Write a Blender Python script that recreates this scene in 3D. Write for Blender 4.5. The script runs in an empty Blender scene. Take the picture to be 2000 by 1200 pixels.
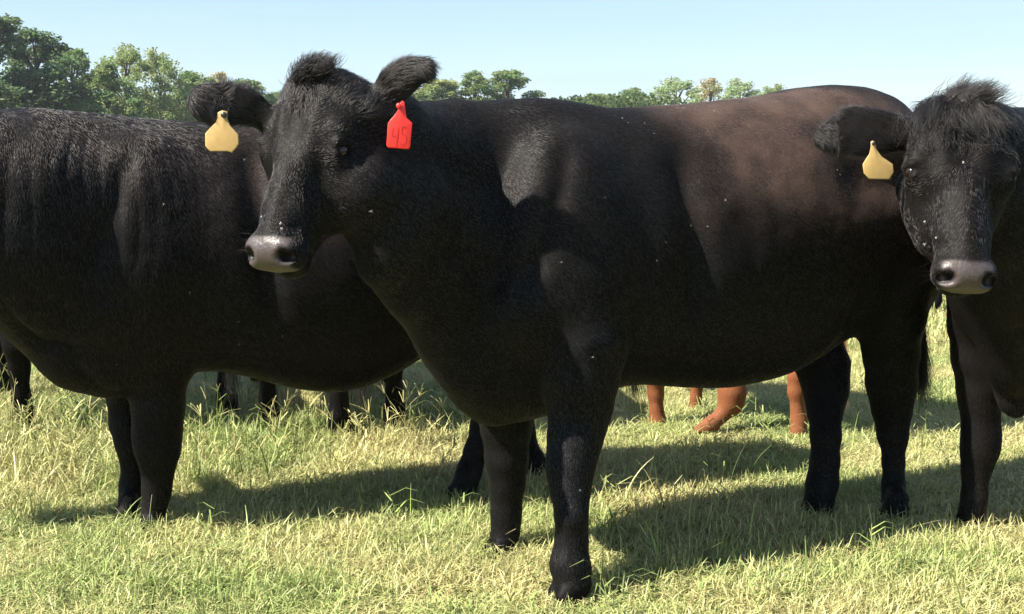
import bpy, math, random
import numpy as np
from mathutils import Vector, Matrix

SC = bpy.context.scene
COL = SC.collection
RNG = np.random.default_rng(7)
random.seed(7)
R = math.radians

# ------------------------------------------------------------------ camera
F = 2600.0                     # focal length in pixels of the 2000 px wide photograph
CAMZ = 1.2
TILT = math.atan(300 / F)      # horizon at row 300
cam_d = bpy.data.cameras.new('camera')
cam = bpy.data.objects.new('camera', cam_d)
COL.objects.link(cam)
cam_d.sensor_width = 36
cam_d.lens = F / 2000 * 36
cam_d.clip_start = 0.05
cam_d.clip_end = 3000
cam.location = (0, 0, CAMZ)
cam.rotation_euler = (math.pi / 2 - TILT, 0, 0)
SC.camera = cam

# ------------------------------------------------------------------ sun and sky
SUN_DIR = Vector((0.92, 0.39, -1.0)).normalized()      # direction the light travels
elev = math.asin(-SUN_DIR.z)
azim = math.atan2(-SUN_DIR.x, -SUN_DIR.y)              # from +Y clockwise
sun_d = bpy.data.lights.new('sun', 'SUN')
sun_d.energy = 5.0
sun_d.angle = R(0.55)
sun_d.color = (1.0, 0.94, 0.84)
sun = bpy.data.objects.new('sun', sun_d)
sun.rotation_euler = SUN_DIR.to_track_quat('-Z', 'Y').to_euler()
sun.location = (-20, -4, 20)
COL.objects.link(sun)

world = bpy.data.worlds.new('World')
SC.world = world
world.use_nodes = True
wn, wl = world.node_tree.nodes, world.node_tree.links
wn.clear()
sky = wn.new('ShaderNodeTexSky')
sky.sky_type = 'NISHITA'
sky.sun_disc = False
sky.sun_elevation = elev
sky.sun_rotation = azim
sky.air_density = 1.0
sky.dust_density = 0.15
sky.ozone_density = 3.2
bg = wn.new('ShaderNodeBackground')
bg.inputs['Strength'].default_value = 0.050
wo = wn.new('ShaderNodeOutputWorld')
# thin high cloud, laid out by sky direction
tc = wn.new('ShaderNodeTexCoord')
mp = wn.new('ShaderNodeMapping')
mp.inputs['Scale'].default_value = (1.2, 1.2, 14)
mp.inputs['Rotation'].default_value = (0, R(4), 0)
nz = wn.new('ShaderNodeTexNoise')
nz.inputs['Scale'].default_value = 2.2
nz.inputs['Detail'].default_value = 7
nz.inputs['Roughness'].default_value = 0.55
rp = wn.new('ShaderNodeMapRange')
rp.inputs['From Min'].default_value = 0.44
rp.inputs['From Max'].default_value = 0.72
rp.inputs['To Min'].default_value = 0.30
rp.inputs['To Max'].default_value = 0.9
mx = wn.new('ShaderNodeMix'); mx.data_type = 'RGBA'
mx.inputs[7].default_value = (4.1, 5.45, 6.9, 1)
wl.new(tc.outputs['Generated'], mp.inputs['Vector'])
wl.new(mp.outputs['Vector'], nz.inputs['Vector'])
wl.new(nz.outputs['Fac'], rp.inputs['Value'])
wl.new(rp.outputs['Result'], mx.inputs[0])
wl.new(sky.outputs['Color'], mx.inputs[6])
wl.new(mx.outputs[2], bg.inputs['Color'])
wl.new(bg.outputs['Background'], wo.inputs['Surface'])

SC.view_settings.view_transform = 'Standard'
SC.view_settings.look = 'None'
SC.view_settings.exposure = 1.72
SC.view_settings.gamma = 1
SC.render.engine = 'CYCLES'
SC.cycles.max_bounces = 6
SC.cycles.diffuse_bounces = 2
SC.cycles.glossy_bounces = 2
SC.cycles.transmission_bounces = 4
SC.cycles.transparent_max_bounces = 4

# ------------------------------------------------------------------ helpers
def ray(px, py):
    v = (600 - py) / F
    return np.array([(px - 1000) / F, math.cos(TILT) + v * math.sin(TILT), v * math.cos(TILT) - math.sin(TILT)])
def P(px, py, Y):
    d = ray(px, py)
    return d * (Y / d[1]) + np.array([0, 0, CAMZ])
def G(px, py, z=0.0):
    d = ray(px, py)
    return d * ((z - CAMZ) / d[2]) + np.array([0, 0, CAMZ])

def tag(o, label=None, cat=None, group=None, kind=None):
    if label: o['label'] = label
    if cat: o['category'] = cat
    if group: o['group'] = group
    if kind: o['kind'] = kind
    return o
def link(o, parent=None):
    COL.objects.link(o)
    if parent is not None: o.parent = parent
    return o
def mesh_np(name, verts, faces, mat=None, parent=None, smooth=True, attrs=None, linked=True, loc=None):
    """verts (n,3); faces: list of int arrays, each (m,k)"""
    me = bpy.data.meshes.new(name)
    verts = np.asarray(verts, np.float32)
    if loc is not None: verts = verts - np.asarray(loc, np.float32)
    me.vertices.add(len(verts)); me.vertices.foreach_set('co', verts.ravel())
    loops = np.concatenate([f.ravel() for f in faces]).astype(np.int32)
    tot = np.concatenate([np.full(len(f), f.shape[1], np.int32) for f in faces])
    st = np.concatenate([[0], np.cumsum(tot)[:-1]]).astype(np.int32)
    me.loops.add(len(loops)); me.loops.foreach_set('vertex_index', loops)
    me.polygons.add(len(tot)); me.polygons.foreach_set('loop_start', st); me.polygons.foreach_set('loop_total', tot)
    if smooth: me.polygons.foreach_set('use_smooth', np.ones(len(tot), bool))
    for k, v in (attrs or {}).items():
        a = me.attributes.new(k, 'FLOAT', 'POINT'); a.data.foreach_set('value', np.asarray(v, np.float32))
    me.update(calc_edges=True)
    me.validate()
    if mat: me.materials.append(mat)
    o = bpy.data.objects.new(name, me)
    if loc is not None: o.location = loc
    if linked: link(o, parent)
    return o

# value noise (vectorised, smooth) for shaping
_perm = RNG.permutation(4096)
def vnoise(p, seed=0):
    p = np.asarray(p, np.float64)
    i = np.floor(p).astype(np.int64); f = p - i
    f = f * f * (3 - 2 * f)
    def h(a, b, c):
        return _perm[(_perm[(_perm[(a + seed * 17) & 4095] + b) & 4095] + c) & 4095] / 2047.5 - 1
    out = 0
    for dx in (0, 1):
        for dy in (0, 1):
            for dz in (0, 1):
                w = (f[..., 0] if dx else 1 - f[..., 0]) * (f[..., 1] if dy else 1 - f[..., 1]) * (f[..., 2] if dz else 1 - f[..., 2])
                out = out + w * h(i[..., 0] + dx, i[..., 1] + dy, i[..., 2] + dz)
    return out
def fbm(p, oct=3, seed=0):
    s, a = 0, 1.0
    for k in range(oct):
        s = s + a * vnoise(np.asarray(p) * 2 ** k, seed + k); a *= .5
    return s / 1.75

# ------------------------------------------------------------------ implicit body modelling
class Field:
    def __init__(self, lo, hi, h):
        self.lo = np.array(lo, float); self.h = h
        self.n = np.ceil((np.array(hi) - self.lo) / h).astype(int) + 1
        self.f = np.full(self.n, 1.0, np.float32)
    def sub(self, lo, hi, m):
        a = np.clip(np.floor((np.array(lo) - m - self.lo) / self.h).astype(int), 0, self.n)
        b = np.clip(np.ceil((np.array(hi) + m - self.lo) / self.h).astype(int) + 1, 0, self.n)
        if (b <= a).any(): return None, None
        sl = tuple(slice(x, y) for x, y in zip(a, b))
        ax = [(self.lo[i] + self.h * np.arange(a[i], b[i])).astype(np.float32) for i in range(3)]
        return sl, ax
    def put(self, sl, d, k, cut=False):
        a = self.f[sl]
        d = d.astype(np.float32)
        if cut:
            hh = np.maximum(k - np.abs(a + d), 0) / k
            self.f[sl] = np.maximum(a, -d) + hh * hh * k / 4
        else:
            hh = np.maximum(k - np.abs(a - d), 0) / k
            self.f[sl] = np.minimum(a, d) - hh * hh * k / 4
    def cone(self, a, b, r1, r2, k=0.04, cut=False):
        a = np.asarray(a, float); b = np.asarray(b, float)
        rr = max(r1, r2)
        sl, ax = self.sub(np.minimum(a, b) - rr, np.maximum(a, b) + rr, k + 2 * self.h)
        if sl is None: return
        x = ax[0][:, None, None] - a[0]; y = ax[1][None, :, None] - a[1]; z = ax[2][None, None, :] - a[2]
        ba = b - a; l2 = max(ba @ ba, 1e-9)
        t = np.clip((x * ba[0] + y * ba[1] + z * ba[2]) / l2, 0, 1)
        d = np.sqrt((x - t * ba[0]) ** 2 + (y - t * ba[1]) ** 2 + (z - t * ba[2]) ** 2) - (r1 + (r2 - r1) * t)
        self.put(sl, d, k, cut)
    def ell(self, c, rad, M=None, k=0.04, cut=False):
        """ellipsoid with semi-axes rad along the rows of M (unit vectors)"""
        c = np.asarray(c, float); M = np.eye(3) if M is None else np.asarray(M, float)
        ext = np.sqrt(((M * np.asarray(rad)[:, None]) ** 2).sum(0))
        sl, ax = self.sub(c - ext, c + ext, k + 2 * self.h)
        if sl is None: return
        x = ax[0][:, None, None] - c[0]; y = ax[1][None, :, None] - c[1]; z = ax[2][None, None, :] - c[2]
        q0 = q1 = 0
        for i in range(3):
            v = x * M[i, 0] + y * M[i, 1] + z * M[i, 2]
            q0 = q0 + (v / rad[i]) ** 2; q1 = q1 + (v / rad[i] ** 2) ** 2
        k0 = np.sqrt(q0); k1 = np.sqrt(q1) + 1e-6
        self.put(sl, k0 * (k0 - 1) / k1, k, cut)
    def torso(self, Fp, u, prof, k=0.06, pw=2.25):
        """prof rows: s, top, bottom, half width; a lofted barrel along the cow's axis"""
        prof = np.array(prof, float)
        s0, s1 = prof[0, 0], prof[-1, 0]
        ss = np.linspace(s0, s1, 400)
        def sm(v):
            y = np.interp(ss, prof[:, 0], v); ker = np.hanning(45); ker /= ker.sum()
            return np.convolve(np.pad(y, 22, mode='edge'), ker, 'valid')
        top, bot, hw = sm(prof[:, 1]), sm(prof[:, 2]), sm(prof[:, 3])
        n = np.array([u[1], -u[0]])
        cs = np.array([[Fp[0] + u[0] * s + n[0] * t, Fp[1] + u[1] * s + n[1] * t] for s in (s0, s1) for t in (-.45, .45)])
        sl, ax = self.sub([*cs.min(0), bot.min()], [*cs.max(0), top.max()], .04)
        X = ax[0][:, None] - Fp[0]; Y = ax[1][None, :] - Fp[1]
        s = X * u[0] + Y * u[1]; t = X * n[0] + Y * n[1]
        T = np.interp(s, ss, top)[..., None]; B = np.interp(s, ss, bot)[..., None]; W = np.interp(s, ss, hw)[..., None]
        z = ax[2][None, None, :]
        cz = B + (T - B) * .47
        H = np.where(z > cz, T - cz, cz - B)
        rel = (z - cz) / H
        # narrower over the withers, full at the ribs
        Wz = W * np.where(rel > 0, 1 - .10 * rel, 1.0)
        r = (np.abs(t[..., None] / Wz) ** pw + np.abs(rel) ** pw) ** (1 / pw)
        d = (r - 1) * np.minimum(W, H) * .9
        over = np.maximum(np.maximum(s0 - s, s - s1), 0)[..., None]
        d = np.where(over > 0, np.sqrt(np.maximum(d, 0) ** 2 + over ** 2) + np.minimum(d, 0) * .1, d)
        self.put(sl, d, k)
    def mesh(self):
        f = self.f; n = self.n
        s = f < 0
        c = np.zeros(n - 1, np.int8)
        for dx in (0, 1):
            for dy in (0, 1):
                for dz in (0, 1):
                    c += s[dx:n[0] - 1 + dx, dy:n[1] - 1 + dy, dz:n[2] - 1 + dz]
        act = np.argwhere((c > 0) & (c < 8))
        idx = np.full(n - 1, -1, np.int32)
        idx[act[:, 0], act[:, 1], act[:, 2]] = np.arange(len(act))
        off = [(x, y, z) for x in (0, 1) for y in (0, 1) for z in (0, 1)]
        cv = np.stack([f[act[:, 0] + o[0], act[:, 1] + o[1], act[:, 2] + o[2]] for o in off], 1)
        acc = np.zeros((len(act), 3)); cnt = np.zeros(len(act))
        for i in range(8):
            for j in range(i + 1, 8):
                a, b = np.array(off[i]), np.array(off[j])
                if abs(a - b).sum() != 1: continue
                m = (cv[:, i] < 0) != (cv[:, j] < 0)
                t = np.where(m, cv[:, i] / np.where(m, cv[:, i] - cv[:, j], 1), 0)
                acc += np.where(m[:, None], a + t[:, None] * (b - a), 0); cnt += m
        V = self.lo + (act + acc / cnt[:, None]) * self.h
        faces = []
        for ax in range(3):
            sl0 = [slice(1, -1)] * 3; sl1 = [slice(1, -1)] * 3
            sl0[ax] = slice(0, -1); sl1[ax] = slice(1, None)
            a, b = s[tuple(sl0)], s[tuple(sl1)]
            e = np.argwhere(a != b)
            if len(e) == 0: continue
            base = e + 1; base[:, ax] -= 1
            flip = a[e[:, 0], e[:, 1], e[:, 2]]
            o1, o2 = (ax + 1) % 3, (ax + 2) % 3
            q = []
            for (p1, p2) in ((0, 0), (1, 0), (1, 1), (0, 1)):
                cc = base.copy(); cc[:, o1] -= 1 - p1; cc[:, o2] -= 1 - p2
                q.append(idx[cc[:, 0], cc[:, 1], cc[:, 2]])
            q = np.stack(q, 1)
            q = np.where(flip[:, None], q, q[:, ::-1])
            faces.append(q)
        Fc = np.concatenate(faces)
        Fc = Fc[(Fc >= 0).all(1)]
        # keep only the biggest connected piece and relax slightly
        for _ in range(2):
            s_ = np.zeros_like(V); w_ = np.zeros(len(V))
            for i in range(4):
                j = (i + 1) % 4
                np.add.at(s_, Fc[:, i], V[Fc[:, j]]); np.add.at(w_, Fc[:, i], 1)
                np.add.at(s_, Fc[:, j], V[Fc[:, i]]); np.add.at(w_, Fc[:, j], 1)
            V = V * .5 + .5 * s_ / np.maximum(w_, 1)[:, None]
        return V, Fc
def vnormals(V, Fc):
    a = V[Fc[:, 2]] - V[Fc[:, 0]]; b = V[Fc[:, 3]] - V[Fc[:, 1]]
    n = np.cross(a, b); N = np.zeros_like(V)
    for i in range(4): np.add.at(N, Fc[:, i], n)
    return N / (np.linalg.norm(N, axis=1, keepdims=True) + 1e-12)
def nrm(v):
    v = np.asarray(v, float); return v / np.linalg.norm(v)

# ------------------------------------------------------------------ materials
def new_mat(name):
    m = bpy.data.materials.new(name); m.use_nodes = True
    nt = m.node_tree; nt.nodes.clear()
    out = nt.nodes.new('ShaderNodeOutputMaterial')
    return m, nt.nodes, nt.links, out
def principled(name, col, rough=.6, spec=.5, coat=0):
    m, n, l, out = new_mat(name)
    b = n.new('ShaderNodeBsdfPrincipled')
    b.inputs['Base Color'].default_value = (*col, 1); b.inputs['Roughness'].default_value = rough
    b.inputs['Specular IOR Level'].default_value = spec
    b.inputs['Coat Weight'].default_value = coat
    l.new(b.outputs[0], out.inputs[0])
    return m, n, l, b
def attr(n, name):
    a = n.new('ShaderNodeAttribute'); a.attribute_name = name; return a
def mixc(n, l, fac, a, b):
    m = n.new('ShaderNodeMix'); m.data_type = 'RGBA'
    for i, v in ((0, fac), (6, a), (7, b)):
        if isinstance(v, bpy.types.NodeSocket): l.new(v, m.inputs[i])
        elif isinstance(v, tuple): m.inputs[i].default_value = (*v, 1)
        else: m.inputs[i].default_value = v
    return m.outputs[2]

def hide_mat(name, dark, brown, nose=(.052, .039, .037)):
    m, n, l, b = principled(name, dark, .62, .12)
    nt = n.new('ShaderNodeTexNoise'); nt.inputs['Scale'].default_value = 9; nt.inputs['Detail'].default_value = 5
    ge = n.new('ShaderNodeTexCoord'); l.new(ge.outputs['Object'], nt.inputs['Vector'])
    mul = n.new('ShaderNodeMath'); mul.operation = 'MULTIPLY'
    l.new(attr(n, 'brown').outputs['Fac'], mul.inputs[0]); 
    mr = n.new('ShaderNodeMapRange'); mr.inputs['From Min'].default_value = .3; mr.inputs['From Max'].default_value = .65; mr.inputs['To Min'].default_value = .35
    l.new(nt.outputs['Fac'], mr.inputs['Value']); l.new(mr.outputs['Result'], mul.inputs[1])
    c = mixc(n, l, mul.outputs[0], dark, brown)
    na = attr(n, 'nose').outputs['Fac']
    n2 = n.new('ShaderNodeTexNoise'); n2.inputs['Scale'].default_value = 130; n2.inputs['Detail'].default_value = 3
    l.new(ge.outputs['Object'], n2.inputs['Vector'])
    pad = mixc(n, l, n2.outputs['Fac'], tuple(x * .55 for x in nose), tuple(x * 1.5 for x in nose))
    c = mixc(n, l, na, c, pad)
    l.new(c, b.inputs['Base Color'])
    rr = n.new('ShaderNodeMapRange'); rr.inputs['To Min'].default_value = .6; rr.inputs['To Max'].default_value = .42
    l.new(na, rr.inputs['Value']); l.new(rr.outputs['Result'], b.inputs['Roughness'])
    sp = n.new('ShaderNodeMapRange'); sp.inputs['To Min'].default_value = .08; sp.inputs['To Max'].default_value = .5
    l.new(na, sp.inputs['Value']); l.new(sp.outputs['Result'], b.inputs['Specular IOR Level'])
    bu = n.new('ShaderNodeBump'); bu.inputs['Strength'].default_value = .5; bu.inputs['Distance'].default_value = .003
    l.new(n2.outputs['Fac'], bu.inputs['Height']); l.new(bu.outputs['Normal'], b.inputs['Normal'])
    return m
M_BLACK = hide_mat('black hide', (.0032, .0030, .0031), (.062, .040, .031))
M_RED = hide_mat('red hide', (.15, .055, .024), (.20, .075, .033), (.30, .16, .12))
def hair_mat(name, dark, brown, dif, rough=.30):
    m, n, l, out = new_mat(name)
    h = n.new('ShaderNodeBsdfHairPrincipled')
    h.parametrization = 'COLOR'
    h.inputs['Roughness'].default_value = rough
    h.inputs['Radial Roughness'].default_value = .45
    h.inputs['IOR'].default_value = 1.45
    h.inputs['Random Roughness'].default_value = .3
    c = mixc(n, l, attr(n, 'brown').outputs['Fac'], dark, brown)
    l.new(c, h.inputs['Color'])
    d = n.new('ShaderNodeBsdfPrincipled'); d.inputs['Roughness'].default_value = .5; d.inputs['Specular IOR Level'].default_value = .25
    c2 = mixc(n, l, attr(n, 'brown').outputs['Fac'], dif[0], dif[1]); l.new(c2, d.inputs['Base Color'])
    ms = n.new('ShaderNodeMixShader'); ms.inputs[0].default_value = .48; l.new(h.outputs[0], ms.inputs[1]); l.new(d.outputs[0], ms.inputs[2])
    l.new(ms.outputs[0], out.inputs[0])
    return m
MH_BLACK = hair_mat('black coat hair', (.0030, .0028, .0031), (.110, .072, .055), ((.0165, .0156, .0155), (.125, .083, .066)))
MH_RED = hair_mat('red coat hair', (.15, .068, .034), (.22, .095, .05), ((.30, .115, .05), (.36, .15, .07)))
M_EYE = principled('eye', (.010, .006, .004), .12, .5)[0]

# ------------------------------------------------------------------ hair
def hair_obj(name, roots, dirs, lens, mat, parent, brown=None, rad=.0005, npt=4, bend=None, curl=0.0, clump=None):
    n = len(roots)
    t = np.linspace(0, 1, npt)[None, :, None]
    d = dirs / (np.linalg.norm(dirs, axis=1, keepdims=True) + 1e-9)
    L = lens[:, None, None]
    pts = roots[:, None, :] + d[:, None, :] * t * L
    if bend is not None: pts = pts + np.atleast_2d(bend)[:, None, :] * (t ** 2) * L
    if curl: pts = pts + (RNG.normal(0, 1, (n, 1, 3)) * np.sin(t * 3.1) ) * curl * L
    hc = bpy.data.hair_curves.new(name)
    hc.add_curves([npt] * n)
    hc.attributes['position'].data.foreach_set('vector', pts.astype(np.float32).ravel())
    rr = np.broadcast_to((1 - .85 * t[..., 0]) * rad, (n, npt)).astype(np.float32)
    ra = hc.attributes.get('radius') or hc.attributes.new('radius', 'FLOAT', 'POINT')
    ra.data.foreach_set('value', np.ascontiguousarray(rr).ravel())
    ba = hc.attributes.new('brown', 'FLOAT', 'CURVE')
    ba.data.foreach_set('value', (brown if brown is not None else np.zeros(n)).astype(np.float32))
    hc.materials.append(mat)
    hc.update_tag()
    o = bpy.data.objects.new(name, hc)
    return link(o, parent)
def sample(V, Fc, N, n, weight=None):
    a = np.linalg.norm(np.cross(V[Fc[:, 2]] - V[Fc[:, 0]], V[Fc[:, 3]] - V[Fc[:, 1]]), axis=1)
    if weight is not None: a = a * weight[Fc].mean(1)
    fi = RNG.choice(len(Fc), n, p=a / a.sum())
    uv = RNG.random((n, 2)); u, v = uv[:, :1], uv[:, 1:]
    w = np.stack([(1 - u) * (1 - v), u * (1 - v), u * v, (1 - u) * v], 1)
    q = Fc[fi]
    pos = (V[q] * w).sum(1); nor = (N[q] * w).sum(1)
    return pos, nor / np.linalg.norm(nor, axis=1, keepdims=True), q, w

# ------------------------------------------------------------------ cows
class Head:
    """frame of a head: O at the poll, L down the face, W to the cow's left, N out of the forehead"""
    def __init__(self, O, L, f, scale=1.0, roll=0.0, wide=1.0):
        self.ws = wide
        self.O = np.asarray(O, float); self.L = nrm(L)
        f = np.asarray(f, float); f = f - (f @ self.L) * self.L
        self.N = nrm(f); self.W = np.cross(self.L, self.N)
        if roll:
            q = Matrix.Rotation(roll, 3, Vector(self.L)); 
            self.N = np.array(q @ Vector(self.N)); self.W = np.array(q @ Vector(self.W))
        self.s = scale
    def wf(self, l): return 1 + (self.ws - 1) * np.clip((.46 - l) / .22, -.2, 1)
    def p(self, w, l, n): return self.O + self.s * (w * self.wf(l) * self.W + l * self.L + n * self.N)
    def loc(self, V):
        d = (V - self.O) / self.s
        return d @ self.W / self.wf(d @ self.L), d @ self.L, d @ self.N
    def build(self, fd):
        s = self.s; p = self.p; k = .03 * s
        M = np.array([self.W, self.L, self.N])
        for sg in (-1, 1):
            fd.cone(p(.040 * sg, .03, -.085), p(.050 * sg, .20, -.080), .078 * s, .070 * s, k)          # brow and skull
            fd.cone(p(.088 * sg, .138, -.052), p(.094 * sg, .188, -.062), .037 * s, .033 * s, .03 * s)   # brow ridge
            fd.ell(p(.062 * sg, .235, -.145), (.054 * s, .14 * s, .095 * s), M, .04 * s)                 # cheek
            fd.cone(p(.060 * sg, .17, -.20), p(.034 * sg, .40, -.135), .058 * s, .034 * s, .04 * s)      # jaw bone
            fd.cone(p(.026 * sg, .30, -.060), p(.036 * sg, .445, -.062), .045 * s, .042 * s, k)
            fd.ell(p(.048 * sg, .475, -.050), (.036 * s, .040 * s, .042 * s), M, .025 * s)               # nostril wing
        fd.ell(p(0, .015, -.075), (.075 * s, .06 * s, .075 * s), M, .04 * s)                             # poll
        fd.cone(p(0, .18, -.055), p(0, .43, -.045), .058 * s, .045 * s, .04 * s)                         # nose bridge
        fd.ell(p(0, .12, -.062), (.095 * s, .12 * s, .062 * s), M, .04 * s)                              # forehead
        fd.ell(p(0, .480, -.060), (.068 * s, .040 * s, .055 * s), M, .03 * s)                            # muzzle
        fd.ell(p(0, .478, -.125), (.052 * s, .034 * s, .040 * s), M, .022 * s)                           # lower lip
        fd.cone(p(0, .46, -.15), p(0, .38, -.16), .030 * s, .04 * s, .03 * s)                            # chin
        for sg in (-1, 1):
            fd.ell(p(.052 * sg, .497, -.020), (.017 * s, .016 * s, .022 * s), M, .010 * s, cut=True)     # nostril
            fd.ell(p(.066 * sg, .490, -.040), (.012 * s, .012 * s, .016 * s), M, .010 * s, cut=True)
            fd.ell(p(.122 * sg, .187, -.052), (.016 * s, .017 * s, .016 * s), M, .012 * s, cut=True)     # eye socket
            fd.cone(p(.119 * sg, .166, -.070), p(.110 * sg, .176, -.024), .012 * s, .011 * s, .010 * s)
            fd.cone(p(.114 * sg, .209, -.068), p(.106 * sg, .204, -.032), .009 * s, .008 * s, .010 * s)
        fd.cone(p(-.04, .508, -.098), p(.04, .508, -.098), .0065 * s, .0065 * s, .01 * s, cut=True)      # mouth line
    def eyes(self, cow):
        for sg in (-1, 1):
            bm_sphere('eye', self.p(.1045 * sg, .188, -.053) - cow.base, .0200 * self.s, M_EYE, cow.root)

def bm_sphere(name, c, r, mat, parent, sc=(1, 1, 1), seg=20):
    th = np.linspace(0, math.pi, seg // 2 + 1); ph = np.linspace(0, 2 * math.pi, seg, endpoint=False)
    V = np.array([[math.sin(a) * math.cos(b) * sc[0], math.sin(a) * math.sin(b) * sc[1], math.cos(a) * sc[2]] for a in th for b in ph]) * r + np.asarray(c)
    n = len(ph); f = []
    for i in range(len(th) - 1):
        for j in range(n): f.append([i * n + j, (i + 1) * n + j, (i + 1) * n + (j + 1) % n, i * n + (j + 1) % n])
    return mesh_np(name, V, [np.array(f)], mat, parent)

def chain(fd, pts, k=.03):
    for (a, ra), (b, rb) in zip(pts[:-1], pts[1:]): fd.cone(a, b, ra, rb, k)
def pxchain(fd, rows, k=.03):
    """rows: (px, py, Y, radius in photo pixels)"""
    chain(fd, [(P(x, y, Y), r * Y / F) for x, y, Y, r in rows], k)

def ear(fd, pts, Nn, k=.02):
    """pts: (position, half width, half thickness) along the ear; Nn the ear's flat normal"""
    for i in range(len(pts)):
        a, w, th = pts[i]
        b = pts[i + 1][0] if i + 1 < len(pts) else pts[i][0]
        ax = nrm(pts[min(i + 1, len(pts) - 1)][0] - pts[max(i - 1, 0)][0])
        nn = Nn - (Nn @ ax) * ax; nn = nrm(nn); si = np.cross(ax, nn)
        seg = np.linalg.norm(np.asarray(pts[min(i + 1, len(pts) - 1)][0]) - np.asarray(pts[max(i - 1, 0)][0])) * .62
        fd.ell(a, (max(seg, w * .8), w, th), np.array([ax, si, nn]), k)

DEF_PROF = [(-.34, 1.02, .86, .05), (-.26, 1.16, .68, .15), (-.12, 1.27, .54, .23), (.05, 1.325, .50, .275), (.25, 1.31, .52, .32), (.50, 1.295, .49, .36),
            (.75, 1.30, .50, .365), (1.0, 1.325, .58, .33), (1.18, 1.345, .68, .29), (1.34, 1.32, .76, .25), (1.46, 1.25, .86, .19), (1.54, 1.16, .95, .08)]

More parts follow.
